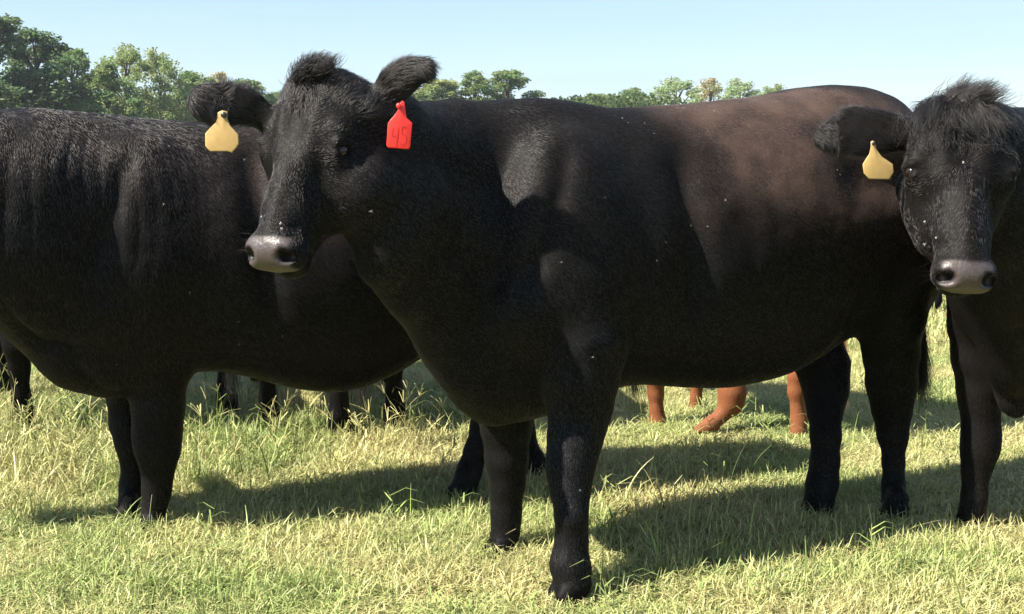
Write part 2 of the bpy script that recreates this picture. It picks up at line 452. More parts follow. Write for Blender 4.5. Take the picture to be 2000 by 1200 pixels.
class Cow:
    def __init__(self, Fp, u, wb=1.2, h=.0075, sc=1.0):
        self.Fp = np.array(Fp[:2], float); self.u = nrm(u[:2]); self.n = np.array([self.u[1], -self.u[0]]); self.wb = wb; self.sc = sc; self.h = h
    def at(self, s, t, z):
        sc = self.sc
        xy = self.Fp + self.u * s * sc + self.n * t * sc
        return np.array([xy[0], xy[1], z * sc])
    def S(self, px, py):
        """a photo pixel on the cow's middle plane -> (s, z)"""
        d = ray(px, py); o = np.array([0, 0])
        # o + d*k in plane t = 0: ((d*k - Fp) . n) = 0
        k = (self.Fp @ self.n) / (d[:2] @ self.n)
        q = d * k
        return (q[:2] - self.Fp) @ self.u, q[2] + CAMZ
    def axes(self): return np.array([[self.u[0], self.u[1], 0], [self.n[0], self.n[1], 0], [0, 0, 1]])
    def field(self, lo, hi): self.fd = Field(lo, hi, self.h)
    def std_leg(self, s, t, hind=False, ds=0.0):
        a, sc = self.at, self.sc
        if not hind:
            c = [(a(s - .08, t * .9, .88), .13), (a(s + .0, t, .66), .095), (a(s - .005, t, .50), .074), (a(s - .01 + ds, t, .385), .056), (a(s - .01 + ds, t, .34), .052),
                 (a(s + ds, t, .24), .036), (a(s + ds, t, .15), .037), (a(s + ds - .01, t, .11), .046), (a(s + ds - .035, t, .055), .046), (a(s + ds - .045, t, .03), .05)]
        else:
            c = [(a(s - .02, t * .8, .95), .17), (a(s - .08, t * .95, .74), .13), (a(s + .0, t, .60), .09), (a(s + .07, t, .50), .062), (a(s + .075, t, .44), .055),
                 (a(s + .05, t, .34), .042), (a(s + .03, t, .2), .037), (a(s + .02, t, .12), .046), (a(s - .01, t, .06), .046), (a(s - .02, t, .03), .05)]
        chain(self.fd, [(p, r * sc) for p, r in c], .035 * sc)
        p = c[-1][0]
        self.hoof([p[0], p[1], 0], sc)
    def hoof(self, c, k=1.0, yaw=0.0):
        """cloven hoof with its ground point at c, toes pointing forward, dewclaws behind"""
        k *= .86; a_ = math.cos(yaw); b_ = math.sin(yaw)
        f = -np.array([self.u[0] * a_ - self.u[1] * b_, self.u[0] * b_ + self.u[1] * a_, 0]); l = np.array([-f[1], f[0], 0]); up = np.array([0, 0, 1.0])
        A = np.array([nrm(f - .45 * up), l, nrm(up + .45 * f)]); c = np.asarray(c, float)
        for sg in (-1, 1):
            self.fd.ell(c + f * .012 * k + l * sg * .024 * k + up * .030 * k, (.058 * k, .027 * k, .034 * k), A, .008)
            self.fd.ell(c - f * .036 * k + l * sg * .018 * k + up * .085 * k, (.011 * k, .010 * k, .014 * k), None, .008)
        self.fd.cone(c + f * .004 * k + up * .045 * k, c - f * .008 * k + up * .10 * k, .040 * k, .036 * k, .02)
        self.fd.cone(c + f * .075 * k + up * .045 * k, c + f * .055 * k + up * .0 * k, .005, .006, .006, cut=True)
    def muscles(self):
        a, sc, fd, A = self.at, self.sc, self.fd, self.axes(); wb = self.wb
        for t in (-1, 1):
            fd.ell(a(-.02, .172 * t, .94), (.19 * sc, .13 * sc, .31 * sc), A, .07 * sc)
            fd.ell(a(-.13, .17 * t, .78), (.10 * sc, .09 * sc, .12 * sc), A, .05 * sc)
            fd.ell(a(wb + .02, .14 * t, .92), (.25 * sc, .15 * sc, .32 * sc), A, .06 * sc)
            fd.ell(a(wb - .12, .24 * t, 1.20), (.08 * sc, .06 * sc, .05 * sc), A, .08 * sc)   # hip point
    def tail(self, lat=0.0, low=.45):
        a, wb, sc = self.at, self.wb, self.sc
        c = [(a(wb + .20, 0, 1.27), .045), (a(wb + .30, 0, 1.20), .035), (a(wb + .335, lat * .5, 1.02), .026), (a(wb + .33, lat, .8), .020), (a(wb + .33, lat, .62), .016), (a(wb + .33, lat, low), .012)]
        chain(self.fd, [(p, r * sc) for p, r in c], .03)
        return c[-2][0]
    def finish(self, name, label, mat, cat='cow', group=None, head=None, brown=None, nose=True, disp=None, loc=None):
        V, Fc = self.fd.mesh(); self.fd = None
        N = vnormals(V, Fc)
        if disp is not None:
            V = V + N * disp(V, N)[:, None]; N = vnormals(V, Fc)
        V[:, 2] = np.maximum(V[:, 2], 0.0)
        at_ = {'brown': np.zeros(len(V)), 'nose': np.zeros(len(V))}
        if brown is not None: at_['brown'] = brown(V, N)
        if head is not None and nose:
            w, l, n = head.loc(V)
            m = np.clip((l - .452 + .12 * np.abs(w)) / .010, 0, 1) * np.clip((.072 - np.abs(w)) / .012, 0, 1) * np.clip((n + .098) / .012, 0, 1)
            m = m * (np.abs(w) < .09) * (l < .6)
            # dark inside the nostrils
            for sg in (-1, 1):
                dd = ((w - .054 * sg) / .021) ** 2 + ((l - .492) / .022) ** 2 + ((n + .022) / .028) ** 2
                m = m * np.clip((dd - .55) / .5, 0, 1)
            at_['nose'] = m
        root = bpy.data.objects.new(name, None); root.empty_display_size = .2
        base = np.array([self.Fp[0], self.Fp[1], 0]) if loc is None else loc
        root.location = base; link(root)
        tag(root, label, cat, group)
        self.base = base
        body = mesh_np('body', V - base, [Fc], mat, root, attrs=at_)
        self.V, self.Fc, self.N, self.attr, self.root, self.body = V, Fc, N, at_, root, body
        return root
    def coat(self, count, flow, length, mat, lift=.14, clump=.30, rad=.0005, head=None):
        V, Fc, N = self.V, self.Fc, self.N
        ln = length(V, N)
        w = np.where(self.attr['nose'] > .3, 0.02, 1.0) * (V[:, 2] > .05)
        if head is not None:
            for sg in (-1, 1):
                de = np.linalg.norm(V - head.p(.112 * sg, .188, -.050), axis=1)
                w = w * np.where(de < .021 * head.s, 0.0, 1.0); ln = np.where(de < .034 * head.s, .005, ln)
        # only the length field decides; toward the feet the coat is finer
        pos, nor, q, ww = sample(V, Fc, N, count, w * (1 + 1.5 * (ln > .02)))
        fl = flow(pos, nor)
        cn = np.stack([fbm(pos * 38, 2, s) for s in (1, 2, 3)], 1)
        cn2 = np.stack([fbm(pos * 9, 2, s) for s in (4, 5, 6)], 1)
        lnq = (ln[q] * ww[..., 0]).sum(1)[:, None]
        hb = 1.0
        if head is not None:
            hb = 1 + 2.2 * (np.linalg.norm(pos - head.p(0, .16, -.05), axis=1)[:, None] < .26)
        fl = fl + cn * clump * np.clip(lnq / .012, .3, 1.2) * hb + cn2 * .25
        fl = fl - (fl * nor).sum(1, keepdims=True) * nor
        fl = fl / (np.linalg.norm(fl, axis=1, keepdims=True) + 1e-9)
        lq = (ln[q] * ww[..., 0]).sum(1)[:, None]
        wild = np.clip((lq - .008) / .014, .18, 1)                  # body hair lies sleek, long hair stands
        if head is not None:
            hh = np.linalg.norm(pos - head.p(0, .2, -.05), axis=1)[:, None] < .30
            wild = np.where(hh, np.maximum(wild, .55), wild)
        lf = lift * (.45 + .8 * wild) * (1 + .6 * cn[:, :1]) + np.abs(RNG.normal(0, .08, (count, 1))) * wild
        d = fl + nor * lf + RNG.normal(0, .12, (count, 3)) * wild
        L = (ln[q] * ww[..., 0]).sum(1) * RNG.uniform(.6, 1.25, count)
        br = np.clip((self.attr['brown'][q] * ww[..., 0]).sum(1) * (1 + .35 * cn2[:, 0]) + RNG.normal(0, .035, count), 0, 1)
        o = hair_obj('coat', pos - self.base, d, L, mat, self.root, br, rad=rad, bend=-nor * .15)
        return o

# ---- ear tags
def tag_mat(name, c, rough=.45):
    m, n, l, b = principled(name, c, rough, .4)
    t = n.new('ShaderNodeTexNoise'); t.inputs['Scale'].default_value = 60; t.inputs['Detail'].default_value = 4
    ge = n.new('ShaderNodeTexCoord'); l.new(ge.outputs['Object'], t.inputs['Vector'])
    l.new(mixc(n, l, t.outputs['Fac'], tuple(x * .8 for x in c), tuple(min(1, x * 1.12) for x in c)), b.inputs['Base Color'])
    return m
M_YTAG = tag_mat('amber plastic', (.40, .265, .095))
M_RTAG = tag_mat('red plastic', (.85, .035, .025), .35)
M_INK = principled('worn ink', (.50, .020, .016), .6)[0]
M_STUD = principled('black stud', (.02, .02, .02), .3)[0]
def ear_tag(cow, shape, Y, mat, label, studmat, stud, yaw=0.0, digits=None):
    """shape: outline in photo pixels at distance Y, about 2.5 mm thick"""
    pts = np.array([P(x, y, Y) for x, y in shape])
    c = pts.mean(0)
    rot = np.array(Matrix.Rotation(yaw, 3, 'Z'))
    pts = (pts - c) @ rot.T + c
    nn = rot @ np.array([0, -1, 0.0])
    # gentle bow of the plastic
    def bow(p): 
        d = (p - c); h = d @ (rot @ np.array([1, 0, 0])); return p + nn * (-.9 * h * h / .04 * .02 + .0)
    n = len(pts)
    inner = c + (pts - c) * .94
    ff = [bow(p) for p in pts]; fi = [bow(p) + nn * .0006 for p in inner]; bk = [bow(p) - nn * .0025 for p in pts]
    V = np.array(fi + ff + bk + [bow(c) + nn * .0006, bow(c) - nn * .0025]) - cow.base
    f3, f4 = [], []
    for i in range(n):
        j = (i + 1) % n
        f3.append([3 * n, i, j]); f4.append([i, n + i, n + j, j]); f4.append([n + i, 2 * n + i, 2 * n + j, n + j]); f3.append([3 * n + 1, 2 * n + j, 2 * n + i])
    t = mesh_np('ear_tag', V, [np.array(f3), np.array(f4)], mat, cow.root, smooth=False)
    t['label'] = label
    sp = P(stud[0], stud[1], Y - .004) - cow.base
    r = stud[2] * Y / F
    s = bm_sphere('stud', sp, r, studmat, t, (1, .55, 1), 16)
    if digits:
        vs, fs = [], []
        def stroke(a, b, wpx=1.2):
            a = np.array(a, float); b = np.array(b, float); d = (b - a) / np.linalg.norm(b - a); pr = np.array([-d[1], d[0]]) * wpx
            i0 = len(vs)
            for q in (a - pr, a + pr, b + pr, b - pr):
                w = P(q[0], q[1], Y); w = (w - c) @ rot.T + c; vs.append(bow(w) + nn * .0016 - cow.base)
            fs.append([i0, i0 + 1, i0 + 2, i0 + 3])
        for st in digits:
            for a, b in zip(st[:-1], st[1:]): stroke(a, b)
        dg = mesh_np('number', np.array(vs), [np.array(fs)], M_INK, t, smooth=False)
    return t


def sstep(x, a, b):
    t = np.clip((x - a) / (b - a), 0, 1); return t * t * (3 - 2 * t)
def std_flow(cow, head=None, hr=.42):
    u3 = np.array([cow.u[0], cow.u[1], 0.0])
    def f(p, n):
        z = p[:, 2:3]
        legw = sstep(-z, -.62 * cow.sc, -.45 * cow.sc)
        d = (u3 * .85 + np.array([0, 0, -.75])) * (1 - legw) + np.array([0, 0, -1.0]) * legw
        if head is not None:
            w, l, nn = head.loc(p)
            c = np.abs(l - .25) < hr
            r = np.sqrt(w ** 2 + (np.maximum(np.abs(l - .24) - .18, 0)) ** 2 + (nn + .1) ** 2)
            hw = sstep(-r, -.30, -.18)[:, None]
            # the hair fans out from a whorl on the forehead
            fan = (w / .12)[:, None] * head.W * .9 + np.clip((l - .17) / .12, -1, 1)[:, None] * head.L
            low = sstep(l, .24, .34)[:, None]
            hd = fan * (1 - low) + (head.L * -.2 + head.W * np.sign(w)[:, None] * .5 + head.L * .9) * low
            d = d * (1 - hw) + hd * hw
        return d
    return f

# ================================================================== the near cow with the red tag
c = Cow((.075, 3.83), (.88, .47), wb=1.17, h=.0075)
def pxprof(cow, tops, bots, hws):
    T = np.array([cow.S(*q) for q in tops]); B = np.array([cow.S(*q) for q in bots]); W = np.array(hws)
    ss = np.unique(np.round(np.concatenate([np.linspace(W[0, 0], W[-1, 0], 40)]), 3))
    T = T[T[:, 0].argsort()]; B = B[B[:, 0].argsort()]
    return [(s, np.interp(s, T[:, 0], T[:, 1]), np.interp(s, B[:, 0], B[:, 1]), np.interp(s, W[:, 0], W[:, 1])) for s in ss]
tops = [(820, 330), (860, 262), (900, 222), (950, 203), (1040, 189), (1100, 196), (1180, 213), (1300, 206), (1400, 197), (1500, 185), (1560, 173), (1600, 166), (1640, 164), (1700, 174), (1735, 196), (1765, 235), (1785, 300)]
bots = [(820, 520), (860, 690), (900, 780), (950, 815), (1040, 815), (1100, 790), (1200, 745), (1300, 752), (1380, 757), (1450, 744), (1500, 728), (1560, 700), (1640, 630), (1720, 560), (1785, 470)]
hws = [(-.26, .10), (-.15, .20), (.02, .27), (.25, .31), (.55, .345), (.85, .35), (1.05, .325), (1.2, .285), (1.35, .23), (1.44, .16), (1.50, .10)]
MAIN = c
H1 = Head(P(607, 150, 3.39), (-.20, -.40, -.893), (-.44, -.90, .2), .965, wide=1.09)
c.field((-.95, 3.05, -.02), (1.62, 4.85, 1.60))
fd = c.fd
prof = pxprof(c, tops, bots, hws)
fd.torso(c.Fp, c.u, prof)
c.muscles()
# neck
for rows in ([(960, 360, 3.95, 158), (850, 325, 3.72, 112), (745, 270, 3.50, 86), (690, 235, 3.42, 70)],
             [(980, 560, 3.93, 155), (870, 470, 3.70, 116), (770, 410, 3.50, 95), (705, 370, 3.39, 82)],
             [(980, 690, 3.88, 120), (920, 640, 3.76, 104), (840, 560, 3.62, 80), (765, 490, 3.43, 66)]):
    pxchain(fd, rows, .07)
pxchain(fd, [(960, 765, 3.78, 58), (905, 715, 3.68, 48), (860, 655, 3.62, 40), (800, 580, 3.50, 36), (740, 525, 3.42, 36)], .05)
H1.build(fd)
# legs
pxchain(fd, [(1110, 560, 3.720, 120), (1135, 680, 3.660, 84), (1135, 745, 3.640, 70), (1133, 800, 3.635, 58), (1122, 860, 3.610, 50), (1113, 915, 3.580, 44), (1115, 960, 3.555, 34.7), (1117, 1010, 3.520, 29.7),
             (1117, 1060, 3.520, 29.7), (1112, 1103, 3.510, 34), (1118, 1135, 3.495, 30)], .032)
c.hoof(G(1119, 1170), 1.11)
pxchain(fd, [(1000, 640, 3.970, 90), (990, 740, 3.935, 64), (988, 830, 3.935, 47.7), (989, 900, 3.935, 38.7), (991, 950, 3.935, 31.5), (988, 1000, 3.935, 27.9), (986, 1040, 3.935, 29.7)], .032)
c.hoof(G(986, 1078), 0.96)
pxchain(fd, [(1590, 520, 4.550, 85), (1582, 640, 4.500, 58), (1606, 715, 4.473, 50), (1612, 760, 4.432, 42), (1611, 800, 4.393, 32.4), (1613, 850, 4.350, 27), (1611, 900, 4.330, 24.3), (1606, 945, 4.320, 27), (1600, 980, 4.310, 29.7)], .032)
c.hoof(G(1600, 1012), 1.11)
pxchain(fd, [(1700, 420, 4.250, 120), (1730, 540, 4.250, 84), (1738, 620, 4.270, 66), (1741, 690, 4.300, 52), (1742, 750, 4.330, 46), (1743, 800, 4.340, 36), (1745, 850, 4.330, 27.9), (1745, 903, 4.320, 19.8),
             (1745, 945, 4.310, 19.8), (1746, 980, 4.300, 26.1)], .032)
c.hoof(G(1747, 1020), 1.04)
# tail
pxchain(fd, [(1762, 262, 4.52, 30), (1785, 330, 4.55, 22), (1795, 450, 4.52, 17), (1797, 600, 4.48, 12), (1797, 680, 4.45, 9)], .03)
# ears: the far ear hangs out sideways, the near one is pricked and curls over
e0 = P(520, 232, 3.415)
ear(fd, [(e0, .030, .022), (P(490, 212, 3.405), .042, .019), (P(455, 205, 3.395), .052, .015), (P(420, 200, 3.385), .052, .012), (P(392, 198, 3.375), .040, .010)], np.array([.12, -1, .15]))
ear(fd, [(P(735, 225, 3.415), .034, .026), (P(757, 185, 3.405), .042, .024), (P(782, 155, 3.395), .044, .022), (P(808, 140, 3.385), .034, .020), (P(832, 137, 3.375), .024, .016)], np.array([.35, -.9, .3]))
fd.cone(P(790, 188, 3.370), P(822, 166, 3.355), .014, .012, .012, cut=True)

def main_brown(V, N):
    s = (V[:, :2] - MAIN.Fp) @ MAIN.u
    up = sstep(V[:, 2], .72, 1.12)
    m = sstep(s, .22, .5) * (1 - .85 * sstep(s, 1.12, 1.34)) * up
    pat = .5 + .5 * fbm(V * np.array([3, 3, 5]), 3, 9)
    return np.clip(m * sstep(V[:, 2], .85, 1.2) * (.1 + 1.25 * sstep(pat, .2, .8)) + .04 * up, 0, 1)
def head_relief(hd, V):
    w, l, n = hd.loc(V)
    m = (np.abs(w) < .17) & (l > -.1) & (l < .6) & (n > -.3) & (n < .12)
    g = lambda a, b, c, d: np.exp(-((np.abs(w) - a) / b) ** 2 - ((l - c) / d) ** 2)
    d = -.007 * g(.075, .022, .27, .07) + .005 * g(.045, .02, .10, .07) - .006 * g(0, .03, .16, .06) - .005 * g(.10, .02, .33, .05) + .004 * g(.0, .02, .33, .12)
    d = d - .005 * g(.060, .018, .415, .03)
    return np.where(m, d * 1.7, 0)
def body_relief(cow, V, N, amp=1.0, wb=1.17):
    s = (V[:, :2] - cow.Fp) @ cow.u; t = np.abs((V[:, :2] - cow.Fp) @ cow.n); z = V[:, 2]
    g = lambda a, b, c, d: np.exp(-((s - a) / b) ** 2 - ((z - c) / d) ** 2)
    side = sstep(t, .10, .20)
    d = -.032 * np.exp(-((s - .32 - .06 * (1.1 - z)) / .052) ** 2) * sstep(z, .62, .85) * sstep(-z, -1.27, -1.12)   # hollow behind the shoulder
    d = d + .014 * g(.12, .13, 1.02, .22) + .010 * g(.02, .12, .80, .12)
    d = d - .022 * g(wb - .22, .10, 1.12, .09) + .016 * g(wb - .08, .07, 1.22, .06)
    d = d - .018 * np.exp(-((s - (wb - .22)) / .05) ** 2) * sstep(-z, -.95, -.75)
    d = d + .0012 * np.sin(s * 62 + z * 5) * g(.62, .16, .95, .20)                                   # ribs
    d = d - .016 * np.exp(-((s + .12 - .35 * (z - 1.0)) / .035) ** 2) * sstep(z, .75, .95) * sstep(-z, -1.3, -1.15)  # crease before the shoulder
    return d * side * amp
def main_disp(V, N):
    return body_relief(MAIN, V, N) + head_relief(H1, V) + fbm(V * 7, 2, 21) * .006 + fbm(V * 22, 2, 25) * .0022
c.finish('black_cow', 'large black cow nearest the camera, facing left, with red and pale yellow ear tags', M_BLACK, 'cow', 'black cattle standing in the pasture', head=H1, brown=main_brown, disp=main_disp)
H1.eyes(c)
def main_len(V, N):
    L = np.full(len(V), .011)
    w, l, n = H1.loc(V)
    inh = (np.abs(w) < .16) & (l > -.1) & (l < .6) & (n > -.3) & (n < .1)
    L[inh] = .010
    L[inh & (l > .36)] = .006
    po = inh & (l < .07) & (n > -.13); L[po] = .022
    ears = (((np.abs(V - P(440, 200, 3.395)) < [.13, .09, .08]).all(1)) | ((np.abs(V - P(795, 165, 3.395)) < [.11, .09, .09]).all(1))) & (np.abs(w) > .115)
    L[ears] = .030
    L[V[:, 2] < .40] = .009
    return L
QH = 1.0
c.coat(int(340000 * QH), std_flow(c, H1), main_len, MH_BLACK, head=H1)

# ================================================================== the cow on the left
a = Cow((-1.19, 4.25), (.925, .38), wb=1.24, h=.0085)
LEFT = a
a.field((-2.75, 3.2, -.02), (.75, 5.6, 1.62))
fd = a.fd
tops = [(0, 240), (60, 222), (120, 221), (200, 228), (300, 232), (380, 238), (480, 240), (600, 238), (720, 232), (850, 235), (950, 250), (1010, 280), (1050, 340)]
bots = [(20, 640), (65, 700), (110, 745), (160, 768), (215, 775), (280, 770), (340, 735), (373, 718), (450, 726), (533, 747), (600, 760), (640, 764), (687, 756), (740, 734), (800, 704), (840, 670), (900, 620), (1000, 540), (1050, 500)]
hws = [(-.40, .08), (-.28, .18), (-.05, .27), (.3, .33), (.6, .37), (.9, .37), (1.1, .34), (1.25, .28), (1.4, .2), (1.5, .1)]
fd.torso(a.Fp, a.u, pxprof(a, tops, bots, hws))
a.muscles()
for rows in ([(180, 420, 4.20, 175), (60, 388, 4.08, 152), (-80, 352, 3.98, 124), (-190, 315, 3.92, 104), (-330, 260, 3.94, 90)],
             [(170, 560, 4.16, 150), (60, 500, 4.06, 140), (-80, 440, 3.96, 120), (-190, 380, 3.9, 100), (-340, 330, 3.92, 80)]):
    pxchain(fd, rows, .07)
pxchain(fd, [(215, 695, 4.15, 68), (150, 680, 4.12, 66), (95, 625, 4.08, 62), (40, 560, 4.02, 50), (-60, 520, 3.95, 44), (-160, 470, 3.9, 44)], .05)
HA = Head(P(-430, 200, 3.98), (-.45, -.20, -.87), (-.9, -.40, .2), 1.0)
HA.build(fd)
ear(fd, [(HA.p(.11, .06, -.09), .03, .022), (HA.p(.18, .055, -.1), .05, .016), (HA.p(.25, .06, -.1), .04, .012)], np.array(HA.N))
ear(fd, [(HA.p(-.11, .06, -.09), .03, .022), (HA.p(-.18, .055, -.1), .05, .016), (HA.p(-.25, .06, -.1), .04, .012)], np.array(HA.N))
pxchain(fd, [(290, 540, 4.20, 110), (308, 650, 4.20, 74), (311, 704, 4.20, 60), (308, 800, 4.20, 47), (307, 850, 4.20, 44), (308, 883, 4.20, 39), (308, 925, 4.20, 27), (306, 962, 4.20, 24), (301, 1000, 4.20, 24)], .032)
a.hoof(G(299, 1032), 0.93)
pxchain(fd, [(232, 640, 4.34, 80), (242, 730, 4.34, 46), (245, 780, 4.33, 32), (249, 825, 4.33, 31), (256, 867, 4.32, 26), (260, 908, 4.32, 20), (257, 945, 4.32, 20), (252, 980, 4.32, 22)], .032)
a.hoof(G(248, 1018), 0.86)
pxchain(fd, [(960, 480, 4.60, 120), (962, 600, 4.58, 80), (966, 700, 4.62, 52), (958, 780, 4.62, 36), (944, 840, 4.60, 27), (930, 880, 4.58, 23), (916, 920, 4.57, 24), (908, 950, 4.55, 27)], .02)
a.hoof(G(902, 980), 1.11)
pxchain(fd, [(1030, 480, 4.85, 100), (1020, 600, 4.85, 70), (1012, 700, 4.86, 46), (1012, 790, 4.88, 30), (1020, 840, 4.87, 24), (1031, 880, 4.87, 20), (1041, 915, 4.87, 22)], .02)
a.hoof(G(1043, 936), 0.98)
a.tail(.03)
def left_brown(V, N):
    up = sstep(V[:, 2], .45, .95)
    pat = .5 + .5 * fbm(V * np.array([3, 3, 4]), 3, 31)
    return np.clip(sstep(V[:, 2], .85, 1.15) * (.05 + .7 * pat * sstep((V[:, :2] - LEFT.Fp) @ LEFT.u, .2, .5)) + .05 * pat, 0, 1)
def left_disp(V, N):
    s = (V[:, :2] - LEFT.Fp) @ LEFT.u; x = V[:, 0] + .35 * V[:, 1]
    nk = sstep(-s, -.35, .05) * sstep(V[:, 2], .72, .95)
    wob = fbm(V * np.array([3, 3, 2.2]), 2, 41) * 1.1
    ph = x * 46 + wob * 4.5 - V[:, 2] * 6
    rid = 1 - np.abs(np.sin(ph * 1.4)) ** .7
    mask = .15 + .85 * sstep(fbm(V * np.array([7, 7, 2.5]), 2, 44), -.25, .35)
    lowf = np.exp(-((V[:, 2] - .62) / .16) ** 2) * sstep(-s, -.05, .2)
    fold = np.abs(fbm(V * np.array([5, 5, 7]), 2, 47))
    return fbm(V * 7, 2, 42) * .006 + fbm(V * 22, 2, 43) * .002 - nk * mask ** 1.5 * rid * .0034 + body_relief(LEFT, V, N, .9, 1.24) - lowf * (1 - np.clip(fold * 4, 0, 1)) * .020
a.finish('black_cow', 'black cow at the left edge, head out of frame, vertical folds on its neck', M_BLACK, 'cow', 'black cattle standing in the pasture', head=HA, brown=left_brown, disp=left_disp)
HA.eyes(a)
def left_len(V, N):
    L = np.full(len(V), .014); L[V[:, 2] < .4] = .009
    return L
def left_flow(p, n):
    f = std_flow(LEFT)(p, n); s = (p[:, :2] - LEFT.Fp) @ LEFT.u
    k = sstep(-s, -.35, .05)[:, None]
    return f * (1 - k) + np.array([.15, .05, -1.0]) * k
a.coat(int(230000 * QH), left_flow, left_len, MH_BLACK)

# ================================================================== the cow on the right, looking at the camera
r = Cow((1.66, 4.05), (.62, .785), wb=1.25, h=.0085)
RIGHT = r
r.field((.75, 2.95, -.02), (3.1, 5.75, 1.68))
fd = r.fd
fd.torso(r.Fp, r.u, [(a_ - .02, b_, c_, d_) for a_, b_, c_, d_ in DEF_PROF])
r.muscles()
HR = Head(P(1884, 203, 3.50), (-.075, -.42, -.905), (-.03, -1.0, .2), .965, wide=1.22)
pxchain(fd, [(2030, 420, 4.0, 190), (1990, 370, 3.85, 150), (1930, 320, 3.68, 105), (1905, 290, 3.62, 88)], .07)
pxchain(fd, [(2020, 560, 3.95, 150), (1985, 500, 3.82, 125), (1940, 430, 3.68, 90), (1915, 390, 3.62, 75)], .07)
pxchain(fd, [(1990, 745, 4.02, 52), (1985, 700, 3.96, 60), (1985, 620, 3.88, 66), (1960, 520, 3.75, 55)], .05)
pxchain(fd, [(1978, 790, 4.0, 20), (1984, 800, 4.0, 18)], .05)
HR.build(fd)
pxchain(fd, [(1945, 560, 4.15, 100), (1922, 630, 4.15, 66), (1913, 700, 4.15, 50), (1912, 760, 4.15, 40), (1915, 800, 4.15, 36), (1916, 846, 4.15, 35), (1913, 882, 4.15, 33), (1907, 922, 4.15, 25), (1903, 967, 4.14, 22), (1897, 1008, 4.14, 27)], .032)
r.hoof(G(1894, 1033), 0.98)
r.std_leg(.02, .20)
r.std_leg(1.2, -.15, hind=True); r.std_leg(1.3, .15, hind=True, ds=0)
r.tail(.02)
ear(fd, [(P(1772, 262, 3.56), .034, .024), (P(1745, 258, 3.56), .050, .018), (P(1712, 255, 3.57), .060, .015), (P(1676, 250, 3.58), .058, .013), (P(1648, 245, 3.59), .044, .011)], np.array([.1, -1, -.15]))
ear(fd, [(HR.p(.115, .05, -.09), .034, .024), (HR.p(.17, .06, -.10), .05, .017), (HR.p(.22, .07, -.1), .055, .013), (HR.p(.28, .075, -.1), .04, .011)], np.array(HR.N))
def r_brown(V, N): return np.full(len(V), .04)
r.finish('black_cow', 'black cow at the right edge facing the camera with a shaggy forelock', M_BLACK, 'cow', 'black cattle standing in the pasture', head=HR, brown=r_brown, disp=lambda V, N: body_relief(RIGHT, V, N, 1, 1.25) + head_relief(HR, V) + fbm(V * 7, 2, 21) * .006 + fbm(V * 22, 2, 25) * .0022)
HR.eyes(r)
def r_len(V, N):
    L = np.full(len(V), .015); w, l, n = HR.loc(V)
    inh = (np.abs(w) < .16) & (l > -.1) & (l < .6) & (n > -.3) & (n < .1)
    L[inh] = .012; L[inh & (l > .40)] = .007
    ears = ((np.abs(V - P(1690, 252, 3.57)) < [.13, .09, .09]).all(1)) & (np.abs(w) > .115)
    L[ears] = .022
    L[V[:, 2] < .40] = .010
    return L
r.coat(int(200000 * QH), std_flow(r, HR), r_len, MH_BLACK, head=HR)

# ================================================================== tufts, tail switch, tags
def tuft(cow, head, n, roots, dirfn, Lr, rad=.0007, curl=.06, name='forelock', brown=.05, npt=6, bendk=.4, taper=3.0):
    w = np.clip(RNG.normal((roots[0][0] + roots[0][1]) / 2, (roots[0][1] - roots[0][0]) / 3.6, n), -.13, .13); l = RNG.uniform(roots[1][0], roots[1][1], n) - np.abs(RNG.normal(0, .01, n)); nn = np.full(n, 0.0)
    q = np.array([head.p(a_, b_, .06) for a_, b_ in zip(w, l)])
    # drop each root onto the skin
    V, N = cow.V, cow.N
    hw, hl, hn = head.loc(V); sel = np.where((np.abs(hw) < .2) & (np.abs(hl) < .4) & (hn > -.16))[0]
    idx = np.array([sel[np.argmin((hw[sel] - a_) ** 2 + (hl[sel] - b_) ** 2 - .02 * hn[sel])] for a_, b_ in zip(w, l)])
    pos = V[idx] + RNG.normal(0, .003, (n, 3)); nor = N[idx]
    cl = np.stack([fbm(pos * 45, 2, s) for s in (61, 62, 63)], 1)
    d, b = dirfn(w, l, nor)
    d = d / np.linalg.norm(d, axis=1, keepdims=True) + cl * .45 + RNG.normal(0, .06, (n, 3))
    L = RNG.uniform(Lr[0], Lr[1], n) * np.clip(1.1 - np.maximum(l, 0) * taper, .3, 1)
    return hair_obj(name, pos - cow.base, d, L, MH_BLACK, cow.root, np.clip(RNG.normal(brown, .08, n), 0, 1), rad=rad, npt=npt, bend=b * bendk, curl=curl)

UP = np.array([0, 0, 1.0]); RX = np.array([1.0, 0, 0])
def d1(w, l, nor):
    ang = w * 20
    d = nor * .8 + UP * .35 + RX * .25 + H1.W * np.sin(ang)[:, None] * .4
    return d, RX * .9 - UP * .35 + H1.N * .2
tuft(MAIN, H1, 2300, ((-.035, .040), (-.045, .03)), d1, (.022, .050), curl=.2, brown=0)
def d1b(w, l, nor): return H1.L[None] * 1.0 + nor * .28 + H1.W * (w * 8)[:, None], -nor * 1.0
tuft(MAIN, H1, 1200, ((-.035, .025), (.0, .10)), d1b, (.012, .05), curl=.08)
def dr(w, l, nor):
    k = fbm(np.stack([w * 30, l * 30, w * 0], 1), 2, 66)[:, None]; return HR.L[None] * .7 + nor * .5 + HR.W * ((w * 7 - .2)[:, None] + k * 1.3), -nor * .8 + HR.L * .4
tuft(RIGHT, HR, 2500, ((-.085, .085), (-.05, .045)), dr, (.03, .095), rad=.0006, curl=.10, brown=0)
tuft(RIGHT, HR, 2200, ((-.12, .12), (-.02, .14)), dr, (.010, .030), rad=.0006, curl=.15, brown=0)
def dr2(w, l, nor):
    k = fbm(np.stack([w * 50, l * 50, w * 0], 1), 2, 67)[:, None]; return nor * .4 + UP * .5 + RX * (.7 + k * 1.2), RX * .6 - UP * .3
